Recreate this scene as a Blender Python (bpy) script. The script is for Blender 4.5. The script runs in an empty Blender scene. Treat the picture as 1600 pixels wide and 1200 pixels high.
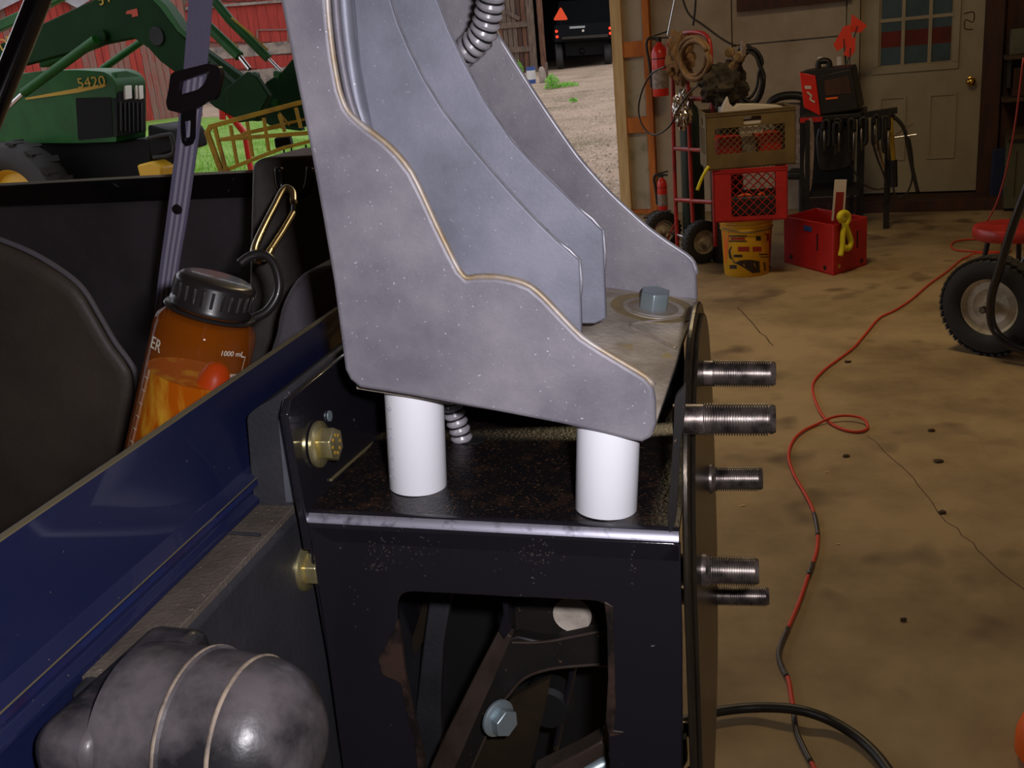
import bpy, bmesh, math, random
from math import sin, cos, radians, pi, sqrt, atan2
from mathutils import Vector, Matrix, noise
random.seed(7)
SC = bpy.context.scene
COL = SC.collection
# ------------------------------------------------------------------ camera
FPX = 1555.0
CAMP = Vector((0, 0, 1.36))
RM = Matrix.Rotation(radians(90 - 18.2), 3, 'X') @ Matrix.Rotation(radians(-5.5), 3, 'Z')
cam = bpy.data.objects.new('camera', bpy.data.cameras.new('camera'))
cam.data.sensor_width = 36.0
cam.data.lens = 36.0 * FPX / 1600
cam.data.clip_start = 0.02
cam.data.clip_end = 300
cam.matrix_world = Matrix.Translation(CAMP) @ RM.to_4x4()
COL.objects.link(cam)
SC.camera = cam
# ------------------------------------------------------------------ exposure, sky, lights
vs = SC.view_settings
vs.view_transform = 'Standard'; vs.look = 'None'; vs.exposure = 0.0; vs.gamma = 1.0
vs.use_curve_mapping = False
SKY = 1.24
w = bpy.data.worlds.new('overcast'); SC.world = w; w.use_nodes = True
nt = w.node_tree
bg = nt.nodes['Background']
bg.inputs[0].default_value = (0.88, 0.90, 1.0, 1); bg.inputs[1].default_value = SKY


def area(name, loc, target, size, power, color, sy=None):
    l = bpy.data.lights.new(name, 'AREA'); l.energy = power; l.color = color
    l.size = size
    if sy: l.shape = 'RECTANGLE'; l.size_y = sy
    o = bpy.data.objects.new(name, l); COL.objects.link(o)
    o.location = loc
    o.rotation_euler = (Vector(target) - Vector(loc)).to_track_quat('-Z', 'Y').to_euler()
    return o


def cam_off(x, y, z):
    return CAMP + RM @ Vector((x, y, z))


# the compact camera's built-in flash beside the lens
FL = area('camera_flash', cam_off(0.045, 0.035, 0.0), cam_off(0.0, 0.0, -1.0), 0.03, 5.2, (0.97, 0.94, 1.0), 0.018)
# added warm fill lights near the ceiling, no lamp seen, lifting the dim garage
area('warm_fill_light', (1.1, 4.4, 3.3), (1.1, 4.4, 0), 0.9, 37, (1.0, 0.78, 0.46), 0.3)
area('warm_fill_light', (0.9, -1.8, 3.3), (0.9, -1.8, 0), 1.2, 7, (1.0, 0.82, 0.58), 0.3)

# ------------------------------------------------------------------ geometry from measured points
F3 = lambda p: Vector((p[0], p[1], p[2]))


def ray(px, py):
    return RM @ Vector(((px - 800) / FPX, -(py - 600) / FPX, -1))


def at(px, py, dep):
    return CAMP + ray(px, py) * dep


def onp(px, py, p0, n):
    r = ray(px, py)
    return CAMP + r * ((Vector(p0) - CAMP).dot(n) / r.dot(n))


def fl(px, py, z=0.0):
    return onp(px, py, (0, 0, z), Vector((0, 0, 1)))


AZ = radians(14)
DV = Vector((sin(AZ), cos(AZ), 0)); WV = Vector((cos(AZ), -sin(AZ), 0)); UP = Vector((0, 0, 1))


def V(w_, d_, z_): return WV * w_ + DV * d_ + UP * z_
def pw(px, py, w_): return onp(px, py, WV * w_, WV)
def pd(px, py, d_): return onp(px, py, DV * d_, DV)


# the wall with the door, and the big opening left of its jamb
POST = Vector((1.1456, 8.4895, 0))
UW = Vector((0.91, -0.414, 0)).normalized()
NW = Vector((-0.414, -0.91, 0)).normalized()     # towards the room


def wl(px, py, off=0.0): return onp(px, py, POST + NW * off, NW)
def S(s, off, z): return POST + UW * s + NW * off + UP * z
def s_of(px, py=200, off=0.0): return (wl(px, py, off) - POST).dot(UW)


# ------------------------------------------------------------------ materials
def lin(c):
    if isinstance(c, str):
        c = tuple(int(c[i:i + 2], 16) / 255 for i in (0, 2, 4))
    return tuple(((x + .055) / 1.055) ** 2.4 if x > .04045 else x / 12.92 for x in c)


def mat(name, col, rough=0.6, metal=0.0, col2=None, scale=8.0, mix=(0.4, 0.65), bump=0.0, bscale=60.0,
        speck=None, sscale=300.0, sthr=0.72, coat=0.0, stretch=None, emit=0.0, trans=0.0, ior=1.45, alpha=1.0, spec=None, detail=6, coords='Object'):
    m = bpy.data.materials.new(name); m.use_nodes = True
    N = m.node_tree.nodes; L = m.node_tree.links
    b = N['Principled BSDF']
    c1 = (*lin(col), 1)
    b.inputs['Base Color'].default_value = c1
    b.inputs['Roughness'].default_value = rough
    b.inputs['Metallic'].default_value = metal
    b.inputs['Coat Weight'].default_value = coat
    b.inputs['Transmission Weight'].default_value = trans
    b.inputs['IOR'].default_value = ior
    b.inputs['Alpha'].default_value = alpha
    if spec is not None: b.inputs['Specular IOR Level'].default_value = spec
    tc = N.new('ShaderNodeTexCoord'); mp = N.new('ShaderNodeMapping')
    L.new(tc.outputs[coords], mp.inputs[0])
    if stretch: mp.inputs['Scale'].default_value = stretch
    last = None
    if col2 is not None:
        nz = N.new('ShaderNodeTexNoise'); nz.inputs['Scale'].default_value = scale; nz.inputs['Detail'].default_value = detail
        nz.inputs['Roughness'].default_value = 0.62
        L.new(mp.outputs[0], nz.inputs['Vector'])
        rp = N.new('ShaderNodeMapRange'); rp.inputs[1].default_value = mix[0]; rp.inputs[2].default_value = mix[1]
        L.new(nz.outputs['Fac'], rp.inputs[0])
        mx = N.new('ShaderNodeMixRGB'); mx.inputs[1].default_value = c1; mx.inputs[2].default_value = (*lin(col2), 1)
        L.new(rp.outputs[0], mx.inputs[0]); last = mx
    if speck is not None:
        nz = N.new('ShaderNodeTexNoise'); nz.inputs['Scale'].default_value = sscale; nz.inputs['Detail'].default_value = 2
        L.new(tc.outputs[coords], nz.inputs['Vector'])
        rp = N.new('ShaderNodeMapRange'); rp.inputs[1].default_value = sthr; rp.inputs[2].default_value = sthr + (0.06 if sscale > 10 else .14)
        L.new(nz.outputs['Fac'], rp.inputs[0])
        mx = N.new('ShaderNodeMixRGB'); mx.inputs[2].default_value = (*lin(speck), 1)
        if last: L.new(last.outputs[0], mx.inputs[1])
        else: mx.inputs[1].default_value = c1
        L.new(rp.outputs[0], mx.inputs[0]); last = mx
    if last: L.new(last.outputs[0], b.inputs['Base Color'])
    if bump:
        nz = N.new('ShaderNodeTexNoise'); nz.inputs['Scale'].default_value = bscale; nz.inputs['Detail'].default_value = 5
        L.new(mp.outputs[0], nz.inputs['Vector'])
        bp = N.new('ShaderNodeBump'); bp.inputs['Strength'].default_value = bump; bp.inputs['Distance'].default_value = 0.002
        L.new(nz.outputs['Fac'], bp.inputs['Height']); L.new(bp.outputs[0], b.inputs['Normal'])
    if emit:
        b.inputs['Emission Color'].default_value = c1; b.inputs['Emission Strength'].default_value = emit
    return m


M = {}
M['concrete'] = mat('concrete', 'a48c66', 0.75, col2='7a6546', scale=2.2, mix=(.38, .64), bump=.4, bscale=30, detail=11, speck='66523a', sscale=4.2, sthr=.59)
M['gravel'] = mat('gravel', 'a68c74', 0.95, col2='7c6a4c', scale=0.7, mix=(.45, .68), bump=.8, bscale=9, speck='b8aa96', sscale=14, sthr=.60, stretch=(1, 1, 1))
M['lawn'] = mat('lawn', '64882e', 0.95, col2='80a03c', scale=3, bump=.5)
M['blade'] = mat('blade', '8cb840', 0.8, col2='5f8c2c', scale=5)
M['white_board'] = mat('white_board', 'ac9a84', 0.8, col2='98846c', scale=2.5, bump=.1)
M['board_dim'] = mat('board_dim', 'b4aa96', 0.85, col2='6a7460', scale=5, mix=(.5, .75))
M['orange_wood'] = mat('orange_wood', 'c8742e', 0.7, col2='a85c22', scale=3, stretch=(6, 6, 1))
M['pale_wood'] = mat('pale_wood', 'e0c08c', 0.75, col2='c8a470', scale=4, stretch=(8, 8, .7))
M['dark_wood'] = mat('dark_wood', '4a2a1a', 0.75, col2='33201a', scale=3, stretch=(6, 6, 1))
M['ceiling'] = mat('ceiling_board', '8a8072', 0.9, col2='7a6f60', scale=2)
M['door'] = mat('door_paint', '9a8d72', 0.55, col2='8c7c60', scale=3, mix=(.45, .7), bump=.08)
M['pane'] = mat('door_pane', '46565c', 0.45, col2='38464a', scale=3, spec=.25)
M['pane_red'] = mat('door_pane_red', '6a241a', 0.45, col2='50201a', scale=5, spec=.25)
M['brass'] = mat('brass', 'd6a94a', 0.22, 1.0)
M['alu'] = mat('cast_aluminium', '908b92', 0.55, 0.22, col2='706d76', scale=14, mix=(.35, .65), bump=.06, bscale=500, speck='c0c0c8', sscale=520, sthr=.70)  # pale specks paint small glints into the metal colour
M['alu2'] = mat('cast_aluminium_smooth', '9292a0', 0.5, 0.28, col2='6e707c', scale=12, mix=(.35, .7), bump=.05, bscale=400, speck='b0b0ba', sscale=420, sthr=.71)  # glints painted in as fine pale specks here too
M['alu_edge'] = mat('worn_aluminium_edge', 'a29a96', 0.5, 0.3, col2='8f7c62', scale=30, mix=(.4, .6))
M['bright_edge'] = mat('bright_aluminium_edge', 'b4b2ba', 0.45, 0.4, col2='8e8c96', scale=40)
M['alu_dirty'] = mat('dirty_aluminium', 'c8bcae', 0.6, 0.05, col2='82766a', scale=14, mix=(.4, .66), bump=.4, bscale=200, stretch=(1, 1, 1), speck='a08a5c', sscale=34, sthr=.68)
M['black'] = mat('gloss_black_paint', '1c1a1f', 0.17, 0.0, coat=.5, speck='77777f', sscale=160, sthr=.76, bump=.05, bscale=300)
M['black_rust'] = mat('rusty_black_paint', '131113', 0.3, 0.0, col2='33241a', scale=60, mix=(.52, .75), speck='4e3626', sscale=420, sthr=.62, coat=.1, bump=.3, bscale=400)
M['grease'] = mat('tan_grease_stain', '9a8458', 0.6, col2='857458', scale=60)
M['bend'] = mat('rubbed_highlight_bend', 'a8a6b4', 0.42, 0.75, col2='3c3a42', scale=90, mix=(.52, .75))  # pale colour paints the flash highlight along the rubbed bend
M['black_edge'] = mat('rubbed_black_edge', '3a2a24', 0.5, 0.1, col2='15110f', scale=30, mix=(.45, .6))
M['hub'] = mat('oily_hub_steel', '453b2e', 0.3, 0.6, col2='1d1916', scale=10, mix=(.35, .6), stretch=(2, 2, .25), bump=.2)
M['thread'] = mat('stud_steel', '857a74', 0.34, 0.8, col2='3c3634', scale=90, mix=(.4, .65))
M['gold'] = mat('yellow_zinc', 'e8dcaa', 0.3, 0.9, col2='c8b878', scale=60)
M['zinc'] = mat('grey_zinc', 'a4b4ba', 0.4, 0.7)
M['pvc'] = mat('white_pvc', 'e6e6ec', 0.35, 0.0)
M['ink'] = mat('faded_print', 'aeaebc', 0.5)
M['conduit'] = mat('grey_conduit', 'a8a4aa', 0.3, 0.1, col2='7c7880', scale=60)
M['conduit_d'] = mat('conduit_groove', '1a191c', 0.5)
M['rubber'] = mat('dusty_rubber', '524c4e', 0.36, 0.0, col2='1e1d1f', scale=16, mix=(.36, .58), bump=.2, bscale=120, coat=.15)
M['rubber_rim'] = mat('dusty_rubber_seam', '8a7a6a', 0.6, col2='5a5048', scale=60)
M['plastic'] = mat('dark_grey_plastic', '302f33', 0.5, col2='222225', scale=9, bump=.25, bscale=260)
M['post'] = mat('grey_black_post_plastic', '5c5854', 0.45, col2='48443f', scale=9, bump=.25, bscale=260)
M['plastic_l'] = mat('grey_plastic_pad', '54555c', 0.5, col2='46464e', scale=30, bump=.2)
M['bed'] = mat('bed_liner', '625c62', 0.62, col2='544e52', scale=8, bump=.25, bscale=200)
M['hump'] = mat('brown_vinyl', '50463e', 0.55, col2='38302b', scale=5, mix=(.35, .7), bump=.2, bscale=200)
M['blue'] = mat('dark_blue_paint', '121736', 0.38, 0.05, col2='191c38', scale=9, mix=(.45, .75), coat=.25, speck='63604f', sscale=260, sthr=.74)
M['blue2'] = mat('blue_crease_paint', '1a2550', 0.35, 0.1, col2='221a38', scale=20, coat=.3)
M['gold_line'] = mat('pinstripe_seam_glint', '5c5238', 0.6)
M['dust'] = mat('dusty_ledge', '5a5048', 0.85, col2='463d35', scale=18, bump=.5, bscale=300, speck='7d7264', sscale=300, sthr=.68)
M['strap'] = mat('grey_webbing', '8a84a0', 0.7, bump=.5, bscale=500)
M['strap_l'] = mat('light_webbing_stripe', 'c6c0d4', 0.7, bump=.5, bscale=500)
M['belt_plastic'] = mat('belt_plastic', '241e22', 0.4)
M['geard'] = mat('dark_gear_cloth', '2a241a', 0.85, col2='4a3c2a', scale=14, mix=(.5, .7))
M['dbrass'] = mat('dull_brass', '8a6e44', 0.5, .4, col2='5a4630', scale=30)
M['steelwire'] = mat('polished_wire', 'd8cca8', 0.25, 1.0)
M['cap'] = mat('black_cap', '262222', 0.32, coat=.2)
M['amber'] = mat('amber_plastic', 'a85408', 0.05, trans=1.0, ior=1.25)
M['juice'] = mat('amber_drink', 'd0640c', 0.15, 0, col2='ffd044', scale=26, mix=(.52, .66), coat=1, stretch=(1.5, 1.5, .2))  # yellow streaks paint the flash glow into the drink colour
M['redbit'] = mat('red_piece_colour', 'e0381a', 0.4)
M['whiteprint'] = mat('white_print', 'e0dccb', 0.6)
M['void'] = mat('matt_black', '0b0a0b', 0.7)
M['under'] = mat('dark_undercarriage', '161313', 0.5, col2='201a18', scale=20, speck='6b5138', sscale=260, sthr=.7)
M['strapsteel'] = mat('brown_steel_strap', '463a34', 0.5, .3, col2='34291f', scale=20)
M['brush'] = mat('brown_plate', '30261a', 0.5, .2, col2='211b14', scale=14)
M['tgreen'] = mat('tractor_green', '145216', 0.45, col2='0f4210', scale=4, spec=.3)
M['tgreen_d'] = mat('loader_green', '0b2e0e', 0.6, col2='08260a', scale=3, spec=.12)
M['tyellow'] = mat('tractor_yellow', 'c89a1e', 0.5)
M['decal'] = mat('decal_yellow', 'b8922c', 0.6)
M['decal_red'] = mat('decal_red', 'a83a1e', 0.6)
M['tblack'] = mat('tractor_black', '100e0c', 0.6, spec=.15)
M['tyre'] = mat('tyre_rubber', '2a2724', 0.7, col2='232120', scale=8, bump=.2)
M['lens'] = mat('lamp_lens', 'c8c2b0', 0.15, coat=1)
M['hyellow'] = mat('rusty_yellow_frame', 'a8861e', 0.7, col2='7a5a20', scale=5, mix=(.5, .7))
M['chrome'] = mat('chrome_rod', 'd8d8d8', 0.15, 1)
M['barn'] = mat('red_barn_paint', 'a63a30', 0.85, col2='8e2f26', scale=4, stretch=(3, 3, .4))
M['barn_worn'] = mat('worn_barn_boards', '8c4a42', 0.9, col2='7e685c', scale=4, mix=(.4, .6), stretch=(6, 6, .5))
M['grey_roof'] = mat('barn_roof_tin', 'a8a6aa', 0.6, col2='8a8486', scale=2)
M['stone'] = mat('barn_foundation', '9a8c7e', 0.9, col2='6a605a', scale=3)
M['oldwood'] = mat('weathered_boards', '6e5c4c', 0.9, col2='463a32', scale=5, stretch=(6, 6, .6), bump=.4)
M['oldwood_r'] = mat('reddish_old_boards', '74503c', 0.9, col2='4a3024', scale=5, stretch=(6, 6, .6))
M['tail'] = mat('tail_lamp', 'ff3418', 0.4, emit=1.6)
M['smv'] = mat('smv_orange', 'f04a14', 0.5, emit=0.0)
M['truck'] = mat('dark_truck_paint', '0e1012', 0.6, spec=.1)
M['plate'] = mat('bumper_plate', '9a9a98', 0.4, .3)
M['weed'] = mat('weed_green', '7ab83a', 0.7, col2='5a9426', scale=20)
M['bluep'] = mat('blue_pail', '2c4a86', 0.5)
M['whitep'] = mat('white_label', 'c8c6c0', 0.6)
M['red'] = mat('red_enamel', 'b02a22', 0.4, coat=.2, col2='8e211c', scale=10)
M['redx'] = mat('extinguisher_red', 'd02a1e', 0.3, coat=.3)
M['redc'] = mat('red_crate_plastic', 'b81e18', 0.5, col2='9c1812', scale=5)
M['brownc'] = mat('olive_crate_plastic', '6e5a34', 0.55, col2='5c4a2a', scale=8)
M['bucket'] = mat('yellow_bucket', 'd09c1c', 0.4, col2='b88414', scale=3)
M['bdark'] = mat('bucket_print', '2a1a10', 0.5)
M['bred'] = mat('bucket_red_print', '8a2016', 0.5)
M['bblk'] = mat('black_iron', '16130f', 0.5, col2='241d16', scale=10)
M['ssteel'] = mat('dull_tool_steel', '77706a', 0.35, .8)
M['dgreen'] = mat('dark_green_cylinder', '1c2a20', 0.4)
M['tan'] = mat('tan_cloth', '8a6a48', 0.85, col2='6a4e32', scale=12, bump=.5, bscale=60)
M['foil'] = mat('crumpled_foil', 'c8bdb2', 0.2, 1.0)
M['paper'] = mat('paper_sheet', 'c8bcae', 0.8)
M['flag'] = mat('orange_flag', 'e83c1c', 0.6)
M['ribbon'] = mat('yellow_ribbon', 'd6c81e', 0.6)
M['label_x'] = mat('extinguisher_label', '9c8a80', 0.5, col2='75645c', scale=40, mix=(.4, .6))
M['hose'] = mat('black_hose_rubber', '29251f', 0.45, col2='1d1a17', scale=40)
M['cord'] = mat('orange_cord', 'c83c20', 0.5)
M['tape'] = mat('dark_tape', '3c3430', 0.35, coat=.2)
M['rimw'] = mat('pale_wheel_rim', 'c8bca4', 0.45, col2='8e8068', scale=9)
M['orangep'] = mat('orange_plastic', 'f06414', 0.4)
M['bluebit'] = mat('navy_cloth', '1a2440', 0.8)
M['shelf'] = mat('shelf_board', '4c3a26', 0.8, col2='3a2a1c', scale=5)
M['cab'] = mat('grey_green_cabinet', '5a5844', 0.6, col2='4a4836', scale=4)

# ------------------------------------------------------------------ builders
ROOT = {}


def thing(name, label, cat, loc, group=None):
    o = bpy.data.objects.new(name, None); COL.objects.link(o)
    o.empty_display_size = .05
    o.location = loc; o['label'] = label; o['category'] = cat
    if group: o['group'] = group
    ROOT[o] = Vector(loc)
    return o


def tag(o, label, cat, group=None):
    o['label'] = label; o['category'] = cat
    if group: o['group'] = group
    return o


def obj(name, bm, m, parent=None, smooth=None, bevel=0.0, seg=2, label=None, kind=None, ang=35):
    me = bpy.data.meshes.new(name)
    off = ROOT.get(parent, Vector((0, 0, 0))) if parent is not None else None
    if off is None:
        # the object's own origin: middle of its base
        vs_ = [v.co for v in bm.verts]
        off = Vector(((min(v.x for v in vs_) + max(v.x for v in vs_)) / 2, (min(v.y for v in vs_) + max(v.y for v in vs_)) / 2, min(v.z for v in vs_)))
        own = off
    else:
        own = None
    bm.normal_update()
    bmesh.ops.translate(bm, verts=bm.verts[:], vec=-off)
    if smooth is not None:
        for f in bm.faces: f.smooth = True
    bm.to_mesh(me); bm.free()
    for k in (m if isinstance(m, (list, tuple)) else [m]):
        me.materials.append(M[k])
    if smooth is not None and smooth < 180:
        try: me.set_sharp_from_angle(angle=radians(smooth))
        except Exception: pass
    o = bpy.data.objects.new(name, me); COL.objects.link(o)
    if own is not None: o.location = own
    if parent is not None:
        o.parent = parent
        ROOT[o] = off if parent in ROOT else Vector((0, 0, 0))
    else:
        ROOT[o] = own
    if bevel:
        b = o.modifiers.new('bevel', 'BEVEL'); b.width = bevel; b.segments = seg
        b.limit_method = 'ANGLE'; b.angle_limit = radians(ang)
        b.harden_normals = False
        for p in me.polygons: p.use_smooth = True
        try: me.set_sharp_from_angle(angle=radians(60))
        except Exception: pass
    if label: o['label'] = label
    if kind: o['kind'] = kind
    return o


def struct(name, bm, m, parent=None, **k):
    return obj(name, bm, m, parent, kind='structure' if parent is None else None, **k)


def prism(loops, vec, bm=None, mi=0):
    """closed outline (first loop) with holes (others), pushed along vec"""
    bm = bm or bmesh.new()
    if isinstance(loops[0], Vector): loops = [loops]
    vec = Vector(vec)
    if len(loops) == 1:
        vsv = [bm.verts.new(p) for p in loops[0]]
        f = bm.faces.new(vsv); fs = [f]
        if f.normal.length == 0: f.normal_update()
        f.normal_update()
    else:
        es = []
        for lp in loops:
            vsv = [bm.verts.new(p) for p in lp]
            for i in range(len(vsv)): es.append(bm.edges.new((vsv[i], vsv[(i + 1) % len(vsv)])))
        g = bmesh.ops.triangle_fill(bm, edges=es, use_beauty=True, use_dissolve=False)
        fs = [x for x in g['geom'] if isinstance(x, bmesh.types.BMFace)]
    r = bmesh.ops.extrude_face_region(bm, geom=fs)
    nv = [x for x in r['geom'] if isinstance(x, bmesh.types.BMVert)]
    bmesh.ops.translate(bm, verts=nv, vec=vec)
    bmesh.ops.recalc_face_normals(bm, faces=bm.faces[:])
    if mi:
        for f in bm.faces: f.material_index = mi
    return bm


def smooth_pts(pts, n=6, closed=False):
    """Catmull-Rom through the points"""
    P = [Vector(p) for p in pts]; out = []
    N_ = len(P)
    rng = range(N_) if closed else range(N_ - 1)
    for i in rng:
        if closed: a, b, c, d = P[i - 1], P[i], P[(i + 1) % N_], P[(i + 2) % N_]
        else: a, b, c, d = P[max(i - 1, 0)], P[i], P[i + 1], P[min(i + 2, N_ - 1)]
        for k in range(n):
            t = k / n
            out.append(0.5 * ((2 * b) + (c - a) * t + (2 * a - 5 * b + 4 * c - d) * t * t + (3 * b - a - 3 * c + d) * t ** 3))
    if not closed: out.append(P[-1])
    return out


def tube(pts, r, n=10, closed=False, bm=None, cap=True, mi=0):
    bm = bm or bmesh.new()
    pts = [Vector(p) for p in pts]; N_ = len(pts)
    rs = r if isinstance(r, (list, tuple)) else [r] * N_
    rings = []; nrm = None; prev_t = None
    for i, p in enumerate(pts):
        if closed: t = (pts[(i + 1) % N_] - pts[i - 1])
        else: t = (pts[min(i + 1, N_ - 1)] - pts[max(i - 1, 0)])
        if t.length < 1e-9: t = prev_t or Vector((0, 0, 1))
        t = t.normalized()
        if nrm is None:
            a = Vector((0, 0, 1)) if abs(t.z) < .9 else Vector((1, 0, 0))
            nrm = (a - t * a.dot(t)).normalized()
        else:
            nrm = (nrm - t * nrm.dot(t))
            nrm = nrm.normalized() if nrm.length > 1e-6 else t.orthogonal().normalized()
        prev_t = t
        b = t.cross(nrm)
        rings.append([bm.verts.new(p + (nrm * cos(2 * pi * k / n) + b * sin(2 * pi * k / n)) * rs[i]) for k in range(n)])
    m_ = N_ if closed else N_ - 1
    for i in range(m_):
        A = rings[i]; B = rings[(i + 1) % N_]
        for k in range(n):
            f = bm.faces.new((A[k], A[(k + 1) % n], B[(k + 1) % n], B[k])); f.material_index = mi
    if not closed and cap:
        f = bm.faces.new(rings[0][::-1]); f.material_index = mi
        f = bm.faces.new(rings[-1]); f.material_index = mi
    return bm


def lathe(prof, org, axis, n=32, bm=None, mi=0, arc=None):
    """profile of (r, h) pairs around axis"""
    bm = bm or bmesh.new()
    ax = Vector(axis).normalized(); a = ax.orthogonal().normalized(); b = ax.cross(a)
    rings = []
    for r, h in prof:
        c = Vector(org) + ax * h
        if r < 1e-6: rings.append([bm.verts.new(c)])
        else: rings.append([bm.verts.new(c + (a * cos(2 * pi * k / n) + b * sin(2 * pi * k / n)) * r) for k in range(n)])
    for A, B in zip(rings, rings[1:]):
        for k in range(n):
            k2 = (k + 1) % n
            if len(A) == 1 and len(B) == 1: continue
            if len(A) == 1: f = bm.faces.new((A[0], B[k2], B[k]))
            elif len(B) == 1: f = bm.faces.new((A[k], A[k2], B[0]))
            else: f = bm.faces.new((A[k], A[k2], B[k2], B[k]))
            f.material_index = mi
    if len(rings[0]) > 1:
        f = bm.faces.new(rings[0][::-1]); f.material_index = mi
    if len(rings[-1]) > 1:
        f = bm.faces.new(rings[-1]); f.material_index = mi
    return bm


def box(o, a, b, c, bm=None, mi=0):
    """box from corner o spanned by the vectors a, b, c"""
    bm = bm or bmesh.new()
    o, a, b, c = map(Vector, (o, a, b, c))
    v = [bm.verts.new(o + a * i + b * j + c * k) for k in (0, 1) for j in (0, 1) for i in (0, 1)]
    fs = []
    for q in ((0, 2, 3, 1), (4, 5, 7, 6), (0, 1, 5, 4), (2, 6, 7, 3), (0, 4, 6, 2), (1, 3, 7, 5)):
        fs.append(bm.faces.new([v[i] for i in q])); fs[-1].material_index = mi
    if a.cross(b).dot(c) < 0: bmesh.ops.reverse_faces(bm, faces=fs)
    return bm


def cbox(c, u, v, w_, bm=None, mi=0):
    c, u, v, w_ = map(Vector, (c, u, v, w_))
    return box(c - (u + v + w_) / 2, u, v, w_, bm, mi)


def bar(p, q, w_, h, up=UP, bm=None, mi=0):
    p = Vector(p); q = Vector(q); t = (q - p)
    s = t.cross(up).normalized() * w_; u = s.cross(t).normalized() * h
    return box(p - s / 2 - u / 2, t, s, u, bm, mi)


def rounded(pts, rad, n=5):
    """round the corners of a flat outline of Vectors; rad: one value or one per corner"""
    out = []; N_ = len(pts)
    for i in range(N_):
        p = pts[i]; a = pts[i - 1]; b = pts[(i + 1) % N_]
        r = rad[i] if isinstance(rad, (list, tuple)) else rad
        if r <= 0: out.append(p); continue
        da = (a - p); db = (b - p)
        r_ = min(r, da.length * .48, db.length * .48)
        A = p + da.normalized() * r_; B = p + db.normalized() * r_
        for k in range(n + 1):
            t = k / n
            out.append(A * (1 - t) ** 2 + p * 2 * t * (1 - t) + B * t * t)
    return out


def text_obj(name, s, size, origin, right, up, m, parent=None, thick=0.0004, font_scale_x=1.0, label=None):
    cu = bpy.data.curves.new(name, 'FONT'); cu.body = s; cu.size = size; cu.extrude = thick
    cu.resolution_u = 3
    t = bpy.data.objects.new(name, cu)
    me = bpy.data.meshes.new_from_object(t)
    bpy.data.objects.remove(t); bpy.data.curves.remove(cu)
    bm = bmesh.new(); bm.from_mesh(me); bpy.data.meshes.remove(me)
    r = Vector(right).normalized(); u = Vector(up).normalized(); n = r.cross(u)
    for v in bm.verts:
        c = v.co.copy(); v.co = Vector(origin) + r * c.x * font_scale_x + u * c.y + n * c.z
    return obj(name, bm, m, parent, label=label)


def frame_on(px, py, dep=None, p=None):
    pass


# ================================================================== SETTING
WLX = -2.75
SB = s_of(1690)            # right corner of the far wall
A0 = S(WLX, 0, 0)         # hidden corner post, far left of the main opening
B0 = S(SB, 0, 0)
NB = -NW
DEEP = 12.5
CH = 3.45
f0 = [A0, S(SB, 0, 0), S(SB, DEEP, 0), S(WLX, DEEP, 0)]
struct('floor', prism([Vector(p) for p in f0], (0, 0, -.15)), 'concrete')
struct('ceiling', prism([p + UP * CH for p in [S(WLX - .25, -.3, 0), S(SB + .2, -.3, 0), S(SB + .2, DEEP, 0), S(WLX - .25, DEEP, 0)]], (0, 0, .12)), 'ceiling')
struct('wall_right', prism([S(SB, 0, 0), S(SB, DEEP, 0), S(SB, DEEP, CH), S(SB, 0, CH)], UW * .12), 'white_board')
struct('wall_rear', prism([S(SB, DEEP, 0), S(WLX, DEEP, 0), S(WLX, DEEP, CH), S(SB, DEEP, CH)], NW * .12), 'white_board')
struct('wall_left', prism([S(WLX, DEEP, 0), S(WLX, 7.6, 0), S(WLX, 7.6, CH), S(WLX, DEEP, CH)], UW * -.12), 'white_board')
struct('trim_1', prism([S(WLX, 0, 0), S(WLX, .14, 0), S(WLX, .14, CH), S(WLX, 0, CH)], UW * -.14), 'pale_wood')
# header over the two openings
struct('trim_2', box(S(WLX, 0, 3.05), UW * -WLX, NB * .14, UP * .4), 'dark_wood')
struct('trim_3', box(S(WLX - .14, 0, 3.05), UW * .14, NW * 7.6, UP * .4), 'dark_wood')

# far wall: outer sheathing behind, inner panels and framing in front
sJ0, sJ1 = s_of(963, 200, .09), s_of(979, 200, .09)
sR = s_of(1011, 200, .1); sO = s_of(1021, 200, .1)
sD0 = s_of(1342, 200); sD1 = s_of(1530, 200)
wf = struct('wall_far', box(S(sJ0, 0, 0), UW * (sD0 - sJ0 - .02), NB * .12, UP * CH), 'board_dim')
struct('wall_far_right', box(S(sD1 + .03, 0, 0), UW * (SB - sD1), NB * .12, UP * CH), 'dark_wood')
struct('wall_far_top', box(S(sD0 - .02, 0, 2.08), UW * (sD1 - sD0 + .05), NB * .12, UP * (CH - 2.08)), 'white_board')
struct('trim_4', box(S(sJ0 - .0, 0.09, 0), UW * (sJ1 - sJ0), NB * .09, UP * CH), 'pale_wood')
for i, (ya, yb) in enumerate(((8, 86), (182, 206), (326, 345))):
    za = wl(997, yb).z; zb = wl(997, ya).z
    if i == 0: za = wl(997, 88).z; zb = wl(997, 64).z
    obj('blocking', box(S(sJ1, .08, max(za, 0)), UW * (sR - sJ1), NB * .08, UP * (zb - max(za, 0))), 'orange_wood', wf)
zz = [0, wl(997, 200).z, wl(997, 80).z, 2.3]
for i in range(3):
    obj('recess_board', box(S(sJ1, .03, zz[i]), UW * (sR - sJ1), NB * .025, UP * (zz[i + 1] - zz[i])), 'board_dim', wf)
obj('stud', box(S(sR, .10, 0), UW * (sO - sR), NB * .10, UP * CH), 'orange_wood', wf)
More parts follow.
